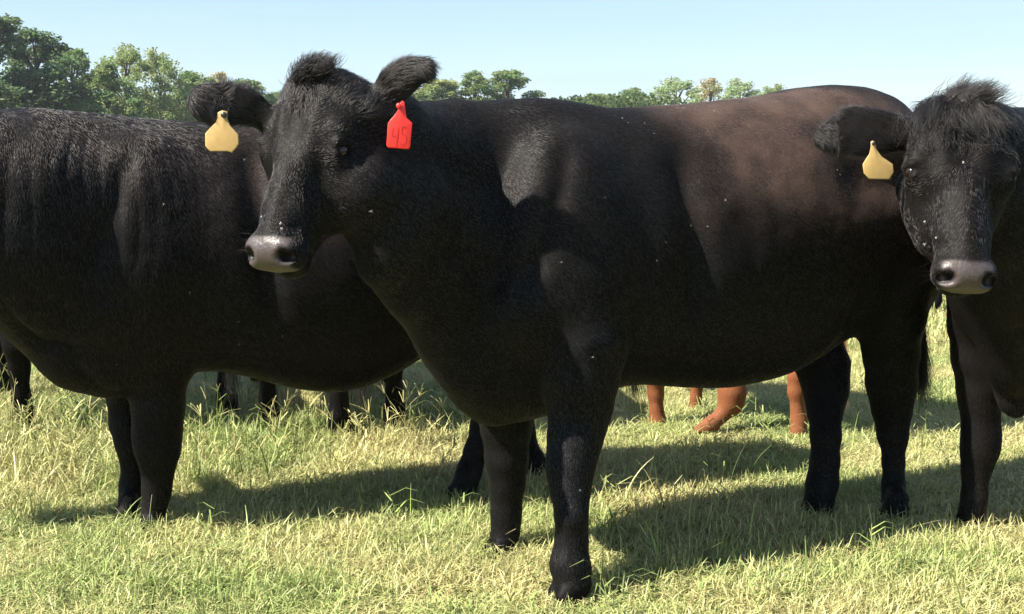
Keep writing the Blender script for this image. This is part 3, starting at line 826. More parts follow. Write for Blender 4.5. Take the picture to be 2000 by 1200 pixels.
tuft(RIGHT, HR, 1300, ((-.06, .05), (-.05, .01)), dr2, (.025, .075), rad=.0007, curl=.10)

def switch(cow, p0, p1, n, Ls, spread=.02):
    t = RNG.random(n); pos = p0 + (p1 - p0) * t[:, None] + RNG.normal(0, .006, (n, 3))
    cl = RNG.normal(0, 1, (26, 3)); k = RNG.integers(0, 26, n)
    d = np.array([0, 0, -1.0]) + cl[k] * .07 + RNG.normal(0, .03, (n, 3))
    hair_obj('tail_switch', pos - cow.base, d, RNG.uniform(Ls[0], Ls[1], n), MH_BLACK, cow.root, np.zeros(n), rad=.0007, npt=7, bend=np.array([[.06, 0, 0]]) + cl[k] * .05, curl=.02)
switch(MAIN, P(1797, 600, 4.47), P(1797, 675, 4.45), 2600, (.10, .24))
switch(LEFT, LEFT.at(1.75, .03, .7), LEFT.at(1.75, .03, .5), 1200, (.15, .3))
switch(RIGHT, RIGHT.at(1.58, .02, .7), RIGHT.at(1.58, .02, .5), 1200, (.15, .3))

ear_tag(MAIN, [(425, 220), (434, 216), (444, 218), (444, 232), (449, 245), (457, 254), (466, 263), (467, 282), (461, 291), (453, 299), (445, 296), (409, 296), (400, 285), (400, 261), (410, 250), (421, 240), (425, 230)],
        3.36, M_YTAG, 'pale yellow blank ear tag', M_STUD, (437, 225, 6), yaw=R(-4))
ear_tag(MAIN, [(785, 197), (790, 199), (792, 216), (794, 230), (799, 235), (805, 240), (805, 245), (801, 288), (798, 292), (758, 289), (755, 284), (758, 241), (764, 233), (771, 225), (777, 216), (780, 204)],
        3.315, M_RTAG, 'red ear tag with the number 45', M_RTAG, (779, 207, 5.5), yaw=R(5),
        digits=[[(767, 249), (763, 264), (773, 266)], [(777, 249), (772, 286)], [(794, 247.7), (784.4, 247.2), (782.8, 260), (790, 262.4), (792.6, 270), (790.4, 279.7), (785.5, 282.4), (779, 278.6)]])
ear_tag(RIGHT, [(1701, 277), (1705, 275), (1709, 278), (1712, 292), (1722, 306), (1734, 314), (1745, 321), (1747, 337), (1738, 351), (1697, 350), (1687, 338), (1685, 321), (1692, 310), (1698, 301), (1701, 288)],
        3.505, M_YTAG, 'pale yellow blank ear tag', M_STUD, (1706, 281, 3.5), yaw=R(3))
ear_tag(RIGHT, [(2005, 262), (2010, 262), (2012, 275), (2024, 286), (2023, 320), (1992, 318), (1992, 287), (2004, 276)], 3.60, M_RTAG, 'red ear tag on the far ear', M_RTAG, (2008, 265, 3.5), yaw=R(50))

# ================================================================== cattle farther back, seen between the legs
def plain_cow(F0, u, wb, sc, mat, hm, label, name='black_cow', cat='cow', group='black cattle standing in the pasture', legs=None, head_low=False, h=.014, belly=0.0, loc=None, color_flow=True, hairs=30000):
    b = Cow(F0, u, wb, h, sc)
    lo = np.minimum(b.at(-1.0, 0, 0), b.at(wb + .5, 0, 0)) - .5; hi = np.maximum(b.at(-1.0, 0, 0), b.at(wb + .5, 0, 0)) + .5
    lo[2] = -.02; hi[2] = 1.6 * sc
    b.field(lo, hi)
    k = wb / 1.2
    b.fd.torso(b.Fp, b.u, [(s * sc * (k if s > 0 else 1), t * sc, (bo + belly) * sc, w * sc) for s, t, bo, w in DEF_PROF])
    b.muscles()
    hz = .78 if head_low else 1.30
    f = np.array([-b.u[0], -b.u[1], 0.0])
    hp = b.at(-.66, 0, hz)
    hd = Head(hp, f * .35 + np.array([0, 0, -.94]), f + np.array([0, 0, .3]), sc)
    chain(b.fd, [(b.at(.0, 0, 1.05), .22 * sc), (b.at(-.3, 0, (1.05 + hz) / 2), .15 * sc), (b.at(-.56, 0, hz - .04), .10 * sc)], .07)
    chain(b.fd, [(b.at(-.1, 0, .78), .20 * sc), (b.at(-.34, 0, (.85 + hz) / 2 - .05), .13 * sc), (b.at(-.52, 0, hz - .16), .09 * sc)], .07)
    hd.build(b.fd)
    for sg in (-1, 1):
        ear(b.fd, [(hd.p(.11 * sg, .06, -.09), .03, .022), (hd.p(.18 * sg, .055, -.1), .05, .016), (hd.p(.25 * sg, .06, -.1), .04, .013)], np.array(hd.N))
    if legs is None:
        b.std_leg(.02, .17); b.std_leg(-.02, -.17); b.std_leg(wb, .15, True); b.std_leg(wb + .06, -.15, True)
    else: legs(b)
    b.tail(.02, .4)
    b.finish(name, label, mat, cat, group, head=hd)
    hd.eyes(b)
    if hairs: b.coat(hairs, std_flow(b, hd), lambda V, N: np.full(len(V), .009), hm, rad=.0008)
    q = b.at(wb + .33, .02, .62)
    t = RNG.random(500)[:, None]
    hair_obj('tail_switch', q - b.base + np.array([0, 0, -.2]) * t * sc, np.array([0, 0, -1.0]) + RNG.normal(0, .08, (500, 3)), RNG.uniform(.12, .25, 500), hm, b.root, np.zeros(500), rad=.001, npt=4)
    return b

def legsC1(b):
    b.std_leg(.02, .13); b.std_leg(-.02, -.13); b.std_leg(b.wb + .05, .125, True); b.std_leg(b.wb - .05, -.125, True)
def legsC2(b):
    b.std_leg(.02, .10); b.std_leg(-.02, -.06); b.std_leg(b.wb - .2, .125, True); b.std_leg(b.wb + .2, -.125, True)
plain_cow((-.735, 6.70), (.105, -.994), 1.20, .93, M_BLACK, MH_BLACK, 'black cow behind the left cow, its two hind legs visible beside the near chest', legs=legsC1)
plain_cow((-1.225, 6.85), (.06, -.998), 1.20, .92, M_BLACK, MH_BLACK, 'black cow behind the left cow, its legs visible under the middle of the belly', legs=legsC2)
plain_cow((-2.37, 6.55), (.17, -.985), 1.12, .95, M_BLACK, MH_BLACK, 'black cow at the left edge behind the weeds, only its legs showing')
plain_cow((3.25, 9.75), (.93, .37), 1.2, .97, M_BLACK, MH_BLACK, 'distant black cow in the gap beside the muzzle of the right cow')
def legsR(b):
    pxchain(b.fd, [(1275, 560, 5.83, 50), (1279, 660, 5.83, 30), (1280, 740, 5.83, 19), (1281, 770, 5.83, 15), (1282, 800, 5.83, 13), (1285, 820, 5.83, 15), (1286, 834, 5.82, 16)], .02)
    pxchain(b.fd, [(1372, 560, 6.2, 46), (1366, 660, 6.2, 26), (1362, 740, 6.2, 14), (1359, 780, 6.2, 11), (1356, 808, 6.2, 13), (1354, 820, 6.2, 14)], .02)
    pxchain(b.fd, [(1470, 520, 5.72, 75), (1440, 620, 5.68, 48), (1424, 690, 5.66, 25), (1425, 730, 5.66, 22), (1430, 766, 5.66, 27), (1427, 788, 5.66, 24), (1410, 811, 5.65, 14), (1390, 828, 5.64, 15), (1368, 841, 5.63, 13)], .02)
    pxchain(b.fd, [(1640, 530, 5.50, 85), (1622, 605, 5.52, 48), (1575, 690, 5.56, 24), (1557, 735, 5.58, 18), (1556, 765, 5.58, 17), (1558, 800, 5.58, 13), (1560, 820, 5.58, 16), (1559, 845, 5.57, 18)], .02)
red = plain_cow((.78, 5.98), (.72, -.70), .62, .86, M_RED, MH_RED, 'reddish brown calf behind the nearest cow, four legs visible beneath its belly', name='red_calf', cat='calf', group=None, legs=legsR, h=.010, belly=.04, hairs=60000)

# ================================================================== grass
def blades(n, size, hr, wid, flat=.25, disk=True, seg=3):
    r_ = size * np.sqrt(RNG.random(n)); th = RNG.random(n) * 2 * math.pi
    bx, by = r_ * np.cos(th), r_ * np.sin(th)
    # tussocks
    k = RNG.integers(0, n // 14 + 1, n); cx = RNG.normal(0, 1, (n // 14 + 2, 2))
    kk = RNG.random(n) < .55
    tr = size * np.sqrt(RNG.random(n // 14 + 2)); tt = RNG.random(n // 14 + 2) * 6.283
    bx = np.where(kk, tr[k] * np.cos(tt[k]) + RNG.normal(0, .012, n), bx); by = np.where(kk, tr[k] * np.sin(tt[k]) + RNG.normal(0, .012, n), by)
    H = RNG.uniform(hr[0], hr[1], n) * RNG.uniform(.6, 1.15, n)
    isf = RNG.random(n) < flat
    az = RNG.random(n) * 6.283
    lean = np.where(isf, RNG.uniform(.8, 1.5, n), RNG.uniform(.05, .7, n))
    curl = RNG.uniform(-.1, .8, n)
    z0 = np.where(isf, RNG.uniform(0, hr[1] * .45, n), 0)
    W = wid * RNG.uniform(.6, 1.3, n)
    dx, dy = np.cos(az), np.sin(az)
    tw = az + math.pi / 2 + RNG.normal(0, .6, n)
    sx, sy = np.cos(tw), np.sin(tw)
    rows = []
    ts = [0, .38, .74, 1.0]
    zc = z0.copy(); hx = np.zeros(n); prev = 0
    for i, t in enumerate(ts):
        if i:
            ang = lean + curl * t * 1.6
            st = (t - prev) * H
            hx = hx + np.sin(ang) * st; zc = zc + np.cos(ang) * st
        prev = t
        wv = W * (1 - .35 * t) * .5 if t < 1 else None
        px_, py_ = bx + dx * hx, by + dy * hx
        zz = np.maximum(zc, .002)
        if t < 1:
            rows.append(np.stack([px_ - sx * wv, py_ - sy * wv, zz], 1)); rows.append(np.stack([px_ + sx * wv, py_ + sy * wv, zz], 1))
        else: rows.append(np.stack([px_, py_, zz], 1))
    V = np.stack(rows, 1).reshape(-1, 3)
    b = np.arange(n)[:, None] * 7
    q = np.concatenate([b + np.array([0, 1, 3, 2]), b + np.array([2, 3, 5, 4])]); tri = b + np.array([4, 5, 6])
    rnd = np.repeat(np.clip(RNG.random(n) * .8 + .2 * isf, 0, 1), 7); tip = np.tile([0, 0, .38, .38, .74, .74, 1.0], n)
    return V, [q, tri], {'rnd': rnd, 'tip': tip}

def grass_mat():
    m, n, l, out = new_mat('grass')
    g = n.new('ShaderNodeNewGeometry')
    n1 = n.new('ShaderNodeTexNoise'); n1.inputs['Scale'].default_value = 1.3; n1.inputs['Detail'].default_value = 4; l.new(g.outputs['Position'], n1.inputs['Vector'])
    n2 = n.new('ShaderNodeTexNoise'); n2.inputs['Scale'].default_value = 9; n2.inputs['Detail'].default_value = 2; l.new(g.outputs['Position'], n2.inputs['Vector'])
    a = attr(n, 'rnd').outputs['Fac']; t = attr(n, 'tip').outputs['Fac']
    green = mixc(n, l, n2.outputs['Fac'], (.15, .25, .055), (.38, .47, .14))
    straw = mixc(n, l, n2.outputs['Fac'], (.47, .41, .17), (.63, .59, .27))
    ad = n.new('ShaderNodeMath'); ad.operation = 'MULTIPLY_ADD'; l.new(n1.outputs['Fac'], ad.inputs[0]); ad.inputs[1].default_value = 3.2; ad.inputs[2].default_value = -1.36
    ad2 = n.new('ShaderNodeMath'); ad2.operation = 'ADD'; l.new(ad.outputs[0], ad2.inputs[0]); l.new(a, ad2.inputs[1])
    mr = n.new('ShaderNodeMapRange'); mr.inputs['From Min'].default_value = .34; mr.inputs['From Max'].default_value = .90; l.new(ad2.outputs[0], mr.inputs['Value'])
    c = mixc(n, l, mr.outputs['Result'], green, straw)
    # dry tips
    tm = n.new('ShaderNodeMath'); tm.operation = 'MULTIPLY'; l.new(t, tm.inputs[0]); tm.inputs[1].default_value = .35
    c = mixc(n, l, tm.outputs[0], c, (.60, .56, .28))
    fr = n.new('ShaderNodeMath'); fr.operation = 'MULTIPLY'; l.new(a, fr.inputs[0]); fr.inputs[1].default_value = 13.7
    f2 = n.new('ShaderNodeMath'); f2.operation = 'FRACT'; l.new(fr.outputs[0], f2.inputs[0])
    f3 = n.new('ShaderNodeMapRange'); f3.inputs['To Min'].default_value = .5; f3.inputs['To Max'].default_value = 1.15; l.new(f2.outputs[0], f3.inputs['Value'])
    hv = n.new('ShaderNodeHueSaturation'); l.new(c, hv.inputs['Color']); l.new(f3.outputs['Result'], hv.inputs['Value']); c = hv.outputs[0]
    d = n.new('ShaderNodeBsdfPrincipled'); d.inputs['Roughness'].default_value = .5; d.inputs['Specular IOR Level'].default_value = .35; l.new(c, d.inputs['Base Color'])
    tr = n.new('ShaderNodeBsdfTranslucent'); l.new(c, tr.inputs['Color'])
    ms = n.new('ShaderNodeMixShader'); ms.inputs[0].default_value = .22; l.new(d.outputs[0], ms.inputs[1]); l.new(tr.outputs[0], ms.inputs[2])
    l.new(ms.outputs[0], out.inputs[0])
    return m
M_GRASS = grass_mat()
def soil_mat():
    m, n, l, b = principled('soil', (.1, .1, .04), .95, .1)
    g = n.new('ShaderNodeNewGeometry')
    n1 = n.new('ShaderNodeTexNoise'); n1.inputs['Scale'].default_value = 1.2; n1.inputs['Detail'].default_value = 6; l.new(g.outputs['Position'], n1.inputs['Vector'])
    n2 = n.new('ShaderNodeTexNoise'); n2.inputs['Scale'].default_value = 45; n2.inputs['Detail'].default_value = 5; l.new(g.outputs['Position'], n2.inputs['Vector'])
    c1 = mixc(n, l, n1.outputs['Fac'], (.06, .075, .025), (.20, .17, .07))
    c2 = mixc(n, l, n2.outputs['Fac'], (.06, .07, .022), c1)
    l.new(c2, b.inputs['Base Color'])
    bu = n.new('ShaderNodeBump'); bu.inputs['Strength'].default_value = .6; bu.inputs['Distance'].default_value = .02; l.new(n2.outputs['Fac'], bu.inputs['Height']); l.new(bu.outputs['Normal'], b.inputs['Normal'])
    return m
M_SOIL = soil_mat()

# the pasture: one sheet to the horizon, finer near the camera
def gh(x, y): return 0.012 * fbm(np.stack([x * .9, y * .9, x * 0], -1), 2, 71)
ys = np.concatenate([np.arange(-12, 1, 3.0), np.arange(1, 12, .25), 12 * 1.22 ** np.arange(0, 24)])
xs = np.concatenate([-12 * 1.22 ** np.arange(22, -1, -1), np.arange(-11.75, 12, .25), 12 * 1.22 ** np.arange(0, 23)])
X, Yg = np.meshgrid(xs, ys, indexing='ij')
Zg = gh(X, Yg) * np.exp(-(np.abs(Yg) / 60) ** 2) - .008
ny = len(ys); ii, jj = np.meshgrid(np.arange(len(xs) - 1), np.arange(ny - 1), indexing='ij')
b0 = (ii * ny + jj).ravel()
gd = mesh_np('pasture', np.stack([X, Yg, Zg], -1).reshape(-1, 3), [np.stack([b0, b0 + ny, b0 + ny + 1, b0 + 1], 1)], M_SOIL)
tag(gd, kind='structure')

tiles = bpy.data.collections.new('grass_tiles')
def add_tile(*a_, **k):
    dry = k.pop('dry', 1.0)
    V, Fc, at_ = blades(*a_, **k)
    at_['rnd'] = at_['rnd'] * dry
    me_o = mesh_np('grass_tile', V, Fc, M_GRASS, attrs=at_, smooth=False, linked=False)
    tiles.objects.link(me_o)
GT = 1.0
for i in range(5): add_tile(int(2900 * GT), .42, (.024, .070), .0030, flat=.48)
for i in range(3): add_tile(int(900 * GT), .42, (.06, .15), .0044, flat=.15, dry=.55)      # 5..7 tall
for i in range(3): add_tile(3200, 1.3, (.05, .11), .0095, flat=.3)                # 8..10 far

pts, rot, scl, idx = [], [], [], []
def put_tile(x, y, s, sz, k):
    pts.append((x, y, float(gh(np.array(x), np.array(y))) - .004)); rot.append((RNG.normal(0, .02), RNG.normal(0, .02), RNG.random() * 6.283)); scl.append((s, s, sz)); idx.append(k)
def tall_zone(x, y):
    """where the grass is left long"""
    px_ = 1000 + x / y * F * 1.0
    v = 0
    v = max(v, math.exp(-((x + 1.75) / .75) ** 2 - ((y - 5.3) / .85) ** 2))
    v = max(v, .85 * math.exp(-((x + .75) / .85) ** 2 - ((y - 5.55) / .45) ** 2))
    v = max(v, .45 * math.exp(-((x - 1.4) / 1.0) ** 2 - ((y - 6.6) / .5) ** 2))
    return v
yv = 2.2
while yv < 9.5:
    hw = yv * .40 + .7
    xv = -hw
    while xv < hw:
        x = xv + RNG.uniform(-.13, .13); y = yv + RNG.uniform(-.13, .13)
        nz_ = float(fbm(np.array([x * 1.1, y * 1.1, 3.0]), 2, 75))
        tz = tall_zone(x, y)
        put_tile(x, y, RNG.uniform(.85, 1.15), max(.35, .76 + .8 * nz_ + .6 * tz) * RNG.uniform(.8, 1.2), int(RNG.integers(0, 5)))
        if RNG.random() < .05 + .9 * tz + .5 * max(0, nz_): put_tile(x, y, RNG.uniform(.8, 1.1), .55 + .75 * tz + .2 * nz_, int(RNG.integers(5, 8)))
        xv += .30
    yv += .30
yv = 9.5
while yv < 75:
    st = .95 + max(0, yv - 20) * .03
    hw = yv * .42 + 2
    xv = -hw
    while xv < hw:
        put_tile(xv + RNG.uniform(-.4, .4), yv + RNG.uniform(-.4, .4), st, RNG.uniform(.8, 1.4) * (1 + .01 * yv), int(RNG.integers(8, 11)))
        xv += st * 1.05
    yv += st * 1.05
def scatter_obj(name, pts, rot, scl, idx, coll):
    me = bpy.data.meshes.new(name); n = len(pts)
    me.vertices.add(n); me.vertices.foreach_set('co', np.array(pts, np.float32).ravel())
    for nm, dt, v in (('rot', 'FLOAT_VECTOR', rot), ('scl', 'FLOAT_VECTOR', scl)):
        a_ = me.attributes.new(nm, dt, 'POINT'); a_.data.foreach_set('vector', np.array(v, np.float32).ravel())
    a_ = me.attributes.new('idx', 'INT', 'POINT'); a_.data.foreach_set('value', np.array(idx, np.int32))
    o = link(bpy.data.objects.new(name, me))
    ng = bpy.data.node_groups.new(name + '_nodes', 'GeometryNodeTree')
    ng.interface.new_socket('Geometry', in_out='INPUT', socket_type='NodeSocketGeometry')
    ng.interface.new_socket('Geometry', in_out='OUTPUT', socket_type='NodeSocketGeometry')
    N_, L_ = ng.nodes, ng.links
    gi, go = N_.new('NodeGroupInput'), N_.new('NodeGroupOutput')
    ip = N_.new('GeometryNodeInstanceOnPoints'); ip.inputs['Pick Instance'].default_value = True
    ci = N_.new('GeometryNodeCollectionInfo'); ci.inputs['Collection'].default_value = coll; ci.inputs['Separate Children'].default_value = True; ci.inputs['Reset Children'].default_value = True
    def na(nm, dt):
        q = N_.new('GeometryNodeInputNamedAttribute'); q.data_type = dt; q.inputs['Name'].default_value = nm; return q.outputs[0]
    L_.new(gi.outputs[0], ip.inputs['Points']); L_.new(ci.outputs[0], ip.inputs['Instance'])
    L_.new(na('idx', 'INT'), ip.inputs['Instance Index']); L_.new(na('rot', 'FLOAT_VECTOR'), ip.inputs['Rotation']); L_.new(na('scl', 'FLOAT_VECTOR'), ip.inputs['Scale'])
    L_.new(ip.outputs[0], go.inputs[0])
    md = o.modifiers.new('scatter', 'NODES'); md.node_group = ng
    return o
print('tiles', len(pts))
gr = scatter_obj('grass', pts, rot, scl, idx, tiles)
tag(gr, 'short yellow green pasture grass covering the ground', 'grass', kind='stuff')

# long stalks and seed heads standing out of the sward
def ribbon(path, w0, w1, side):
    path = np.array(path); n = len(path); ws = np.linspace(w0, w1, n)[:, None] * .5
    return np.concatenate([path - side * ws, path + side * ws]), [[i, i + 1, n + i + 1, n + i] for i in range(n - 1)]
def stalks(name, spec, label):
    Vs, Fs, rn, tp = [], [], [], []
    def add(path, w0, w1, az, r_):
        side = np.array([math.cos(az), math.sin(az), 0])
        v, f = ribbon(path, w0, w1, side); o_ = sum(len(q) for q in Vs)
        Vs.append(v); Fs.extend([[i + o_ for i in q] for q in f]); rn.extend([r_] * len(v)); tp.extend([.3] * len(v))
    for (x, y, H, kind) in spec:
        az = RNG.random() * 6.283; lean = RNG.uniform(.1, .9); r_ = float(np.clip(RNG.uniform(-.2, .75), 0, 1))
        d = np.array([math.cos(az), math.sin(az), 0]); p = np.array([x, y, 0.0]); path = [p.copy()]
        for i in range(6):
            ang = lean * (.3 + i * .16); p = p + (d * math.sin(ang) + UP * math.cos(ang)) * H / 6; path.append(p.copy())
        wv = RNG.random() * 6.283
        if kind == 'blade': add(path, RNG.uniform(.005, .010), .001, wv, r_ * .5)
        else:
            add(path, .0026, .0018, wv, r_)
            if kind == 'finger':
                for _ in range(RNG.integers(3, 7)):
                    a2 = RNG.random() * 6.283; el = RNG.uniform(.3, 1.1); L = RNG.uniform(.05, .10)
                    dd = np.array([math.cos(a2) * math.sin(el), math.sin(a2) * math.sin(el), math.cos(el)]) + d * .5
                    dd = nrm(dd); q = path[-1] - UP * RNG.uniform(0, .012)
                    add([q, q + dd * L * .5, q + dd * L - UP * L * .12], .0034, .0024, wv + RNG.normal(0, .5), .85)
            elif kind == 'leafy':
                for i in range(1, 6):
                    a2 = RNG.random() * 6.283; L = RNG.uniform(.05, .12); dd = np.array([math.cos(a2), math.sin(a2), .5])
                    q = path[i]; add([q, q + dd * L * .5, q + dd * L * .9 - UP * L * .3], .007, .001, a2 + 1.57, r_ * .4)
    Fa = np.array(Fs)
    o = mesh_np(name, np.concatenate(Vs), [Fa], M_GRASS, attrs={'rnd': rn, 'tip': tp}, smooth=False)
    tag(o, label, 'grass', kind='stuff')
sp = []
def zone(px0, px1, py0, py1, n, H, kinds):
    for _ in range(n):
        g_ = G(RNG.uniform(px0, px1), RNG.uniform(py0, py1)); sp.append((g_[0], g_[1], RNG.uniform(*H), kinds[RNG.integers(0, len(kinds))]))
zone(-40, 240, 860, 960, 150, (.12, .30), ['blade', 'leafy', 'finger', 'leafy'])
zone(-60, 260, 800, 900, 150, (.14, .34), ['blade', 'leafy', 'blade', 'finger'])
zone(360, 560, 850, 960, 90, (.10, .26), ['blade', 'leafy', 'finger'])
zone(540, 880, 850, 900, 40, (.09, .20), ['blade', 'finger', 'finger', 'leafy'])
zone(700, 820, 860, 890, 8, (.16, .24), ['finger'])
zone(0, 2000, 900, 1240, 230, (.06, .15), ['blade', 'blade', 'stem', 'leafy'])
zone(1120, 1480, 930, 1120, 40, (.10, .22), ['blade', 'stem'])
zone(1250, 2000, 800, 900, 80, (.08, .20), ['blade', 'stem', 'leafy'])
zone(-300, 2300, 640, 800, 260, (.10, .26), ['blade', 'stem', 'leafy'])
stalks('tall_grass', sp, 'tall grass stalks and seed heads rising above the short sward')

# ================================================================== trees
def leaf_mat():
    m, n, l, out = new_mat('foliage')
    oi = n.new('ShaderNodeObjectInfo')
    a = attr(n, 'rnd').outputs['Fac']
    hs = n.new('ShaderNodeHueSaturation'); l.new(oi.outputs['Color'], hs.inputs['Color'])
    v = n.new('ShaderNodeMapRange'); v.inputs['To Min'].default_value = .7; v.inputs['To Max'].default_value = 1.35; l.new(a, v.inputs['Value']); l.new(v.outputs['Result'], hs.inputs['Value'])
    h2 = n.new('ShaderNodeMapRange'); h2.inputs['To Min'].default_value = .52; h2.inputs['To Max'].default_value = .47; l.new(attr(n, 'clump').outputs['Fac'], h2.inputs['Value']); l.new(h2.outputs['Result'], hs.inputs['Hue'])
    d = n.new('ShaderNodeBsdfPrincipled'); d.inputs['Roughness'].default_value = .55; d.inputs['Specular IOR Level'].default_value = .3; l.new(hs.outputs[0], d.inputs['Base Color'])
    tr = n.new('ShaderNodeBsdfTranslucent'); l.new(hs.outputs[0], tr.inputs['Color'])
    ms = n.new('ShaderNodeMixShader'); ms.inputs[0].default_value = .45; l.new(d.outputs[0], ms.inputs[1]); l.new(tr.outputs[0], ms.inputs[2]); l.new(ms.outputs[0], out.inputs[0])
    return m
M_LEAF = leaf_mat()
M_BARK = principled('bark', (.10, .075, .055), .9, .2)[0]
def tube(p, q, r1, r2, seg=6):
    p, q = np.array(p, float), np.array(q, float); ax = nrm(q - p); s = nrm(np.cross(ax, [.3, .9, .1])); t = np.cross(ax, s)
    an = np.arange(seg) * 2 * math.pi / seg
    c = np.cos(an)[:, None] * s + np.sin(an)[:, None] * t
    return np.concatenate([p + c * r1, q + c * r2]), [[i, (i + 1) % seg, seg + (i + 1) % seg, seg + i] for i in range(seg)]
def tree_variant(n_leaf, airy=0.0, seed=0):
    """10 m tall, 7 m wide"""
    g_ = np.random.default_rng(100 + seed)
    # limbs
    tv, tf = [], []
    def addt(p, q, a_, b_):
        v, f = tube(p, q, a_, b_); o_ = sum(len(x) for x in tv); tv.append(v); tf.extend([[i + o_ for i in w] for w in f])
    addt((0, 0, -.1), (.1, 0, 2.2), .30, .20); addt((.1, 0, 2.2), (0, .15, 5.2), .20, .12); addt((0, .15, 5.2), (.1, 0, 8.8), .12, .03)
    blobs = []
    nb = 66
    for i in range(nb):
        z = g_.uniform(1.2, 9.5); f_ = (z - .8) / 9.0
        rad = 2.9 * max(.08, 1 - max(0, f_ - .25) ** 2.6 * 1.9)
        th = g_.uniform(0, 6.283); rr = rad * math.sqrt(g_.uniform(.15, 1))
        rb = g_.uniform(.65, 1.25) * (1 - .35 * f_)
        blobs.append((rr * math.cos(th), rr * math.sin(th), min(z, 9.9 - rb * .6), rb))
    for b in blobs[::2]:
        z0 = max(1.5, b[2] - 2.2); addt((0, .05, z0), (b[0] * .9, b[1] * .9, b[2]), .07, .015)
    per = n_leaf // nb
    C, CL = [], []
    for b in blobs:
        sub = g_.normal(0, 1, (9, 3)); sub /= np.linalg.norm(sub, axis=1, keepdims=True)
        k = g_.integers(0, 9, per)
        d = g_.normal(0, 1, (per, 3)); d /= np.linalg.norm(d, axis=1, keepdims=True)
        r_ = g_.random(per) ** (.45 - .2 * airy)
        c_ = np.array(b[:3]) + (sub[k] * .55 + d * r_[:, None] * .62) * b[3] * np.array([1, 1, .8])
        C.append(c_); CL.append(np.full(per, g_.random()))
    C = np.concatenate(C); CL = np.concatenate(CL); n = len(C)
    a1 = g_.normal(0, 1, (n, 3)); a1 /= np.linalg.norm(a1, axis=1, keepdims=True)
    a2 = np.cross(a1, g_.normal(0, 1, (n, 3))); a2 /= np.linalg.norm(a2, axis=1, keepdims=True)
    sz = g_.uniform(.07, .16, n)[:, None]
    V = np.stack([C - a1 * sz, C - a2 * sz * .55, C + a1 * sz, C + a2 * sz * .55], 1).reshape(-1, 3)
    q = np.arange(n)[:, None] * 4 + np.arange(4)
    cr = mesh_np('crown', V, [q], M_LEAF, attrs={'rnd': np.repeat(g_.random(n), 4), 'clump': np.repeat(CL, 4)}, smooth=False, linked=False)
    tk = mesh_np('trunk', np.concatenate(tv), [np.array(tf)], M_BARK, linked=False)
    return cr, tk
VAR = [tree_variant(15000, 0, 1), tree_variant(15000, 0, 2), tree_variant(11000, .8, 3), tree_variant(9000, 1.0, 4)]
DARK, MID, LIGHT, YEL, PALE = (.095, .150, .060), (.155, .225, .080), (.23, .285, .105), (.36, .33, .14), (.26, .33, .15)
TREES = [ # photo column, photo row of the top, distance, width in photo pixels, colour, variant, name, label
    (-25, 22, 92, 190, DARK, 0, 'tall dark green tree cut off by the left edge of the photo'),
    (70, 52, 97, 150, DARK, 1, 'dense dark green tree with a domed top beside the edge tree'),
    (140, 92, 102, 95, MID, 0, 'shorter dark tree on the right shoulder of the domed dark tree'),
    (205, 118, 96, 100, MID, 1, 'low leafy tree between the dark trees and the feathery one'),
    (245, 84, 108, 100, LIGHT, 2, 'feathery light green tree with a pointed wispy top'),
    (312, 94, 112, 85, LIGHT, 2, 'slim light green tree just right of the pointed feathery tree'),
    (378, 136, 118, 120, MID, 1, 'rounded mid green tree behind the left ear of the near cow'),
    (425, 136, 126, 60, YEL, 3, 'small tree turning yellow above the left ear of the near cow'),
    (480, 153, 122, 100, MID, 0, 'low green tree beside the forehead of the near cow'),
    (548, 174, 130, 90, MID, 1, 'low tree mostly hidden behind the forehead of the near cow'),
    (640, 200, 135, 120, MID, 0, 'green tree hidden behind the head of the near cow'),
    (760, 185, 130, 100, LIGHT, 1, 'tree hidden behind the pricked ear of the near cow'),
    (862, 152, 128, 110, LIGHT, 0, 'light green tree just right of the pricked ear'),
    (926, 135, 130, 80, MID, 1, 'bushy green tree with a narrow rounded top over the neck'),
    (992, 134, 132, 105, MID, 0, 'full round olive green tree rising over the withers'),
    (1075, 196, 150, 110, MID, 1, 'tree hidden behind the withers of the near cow'),
    (1165, 181, 158, 85, MID, 0, 'low green tree at the left end of the distant row'),
    (1233, 169, 160, 75, MID, 1, 'small round topped green tree in the distant row'),
    (1322, 150, 165, 105, PALE, 2, 'bright pale green tree in the distant row'),
    (1388, 148, 168, 60, YEL, 3, 'thin tree with orange yellow leaves in the distant row'),
    (1448, 152, 172, 80, PALE, 2, 'pale airy tree right of the orange yellow one'),
    (1506, 164, 176, 75, LIGHT, 2, 'last low yellowish tree before the rump'),
    (1590, 235, 180, 110, MID, 0, 'tree hidden behind the hips of the near cow'),
    (1700, 245, 185, 120, MID, 1, 'tree hidden behind the tail head of the near cow'),
    (1850, 245, 190, 140, MID, 0, 'tree hidden behind the forelock of the right cow'),
    (2010, 250, 195, 150, MID, 1, 'tree hidden behind the right cow'),
    (-130, 60, 90, 170, DARK, 1, 'dark tree outside the left edge of the photo'),
]
M0 = {}
for (cx, ty, D, wpx, colr, vi, lab) in TREES:
    g_ = P(cx, ty, D); H = g_[2]; wd = wpx * D / F
    root = link(bpy.data.objects.new('tree', None)); root.location = (g_[0], D, 0)
    cr, tk = VAR[vi]
    for src in (cr, tk):
        o = src.copy(); link(o, root)
        if src is cr: o.color = (*colr, 1)
    root.scale = (wd / 3.9, wd / 3.9, H / 10.0)
    root.rotation_euler = (0, 0, RNG.random() * 6.28)
    tag(root, lab, 'tree', 'trees along the far edge of the pasture')
for vi, (cr, tk) in enumerate(VAR): pass

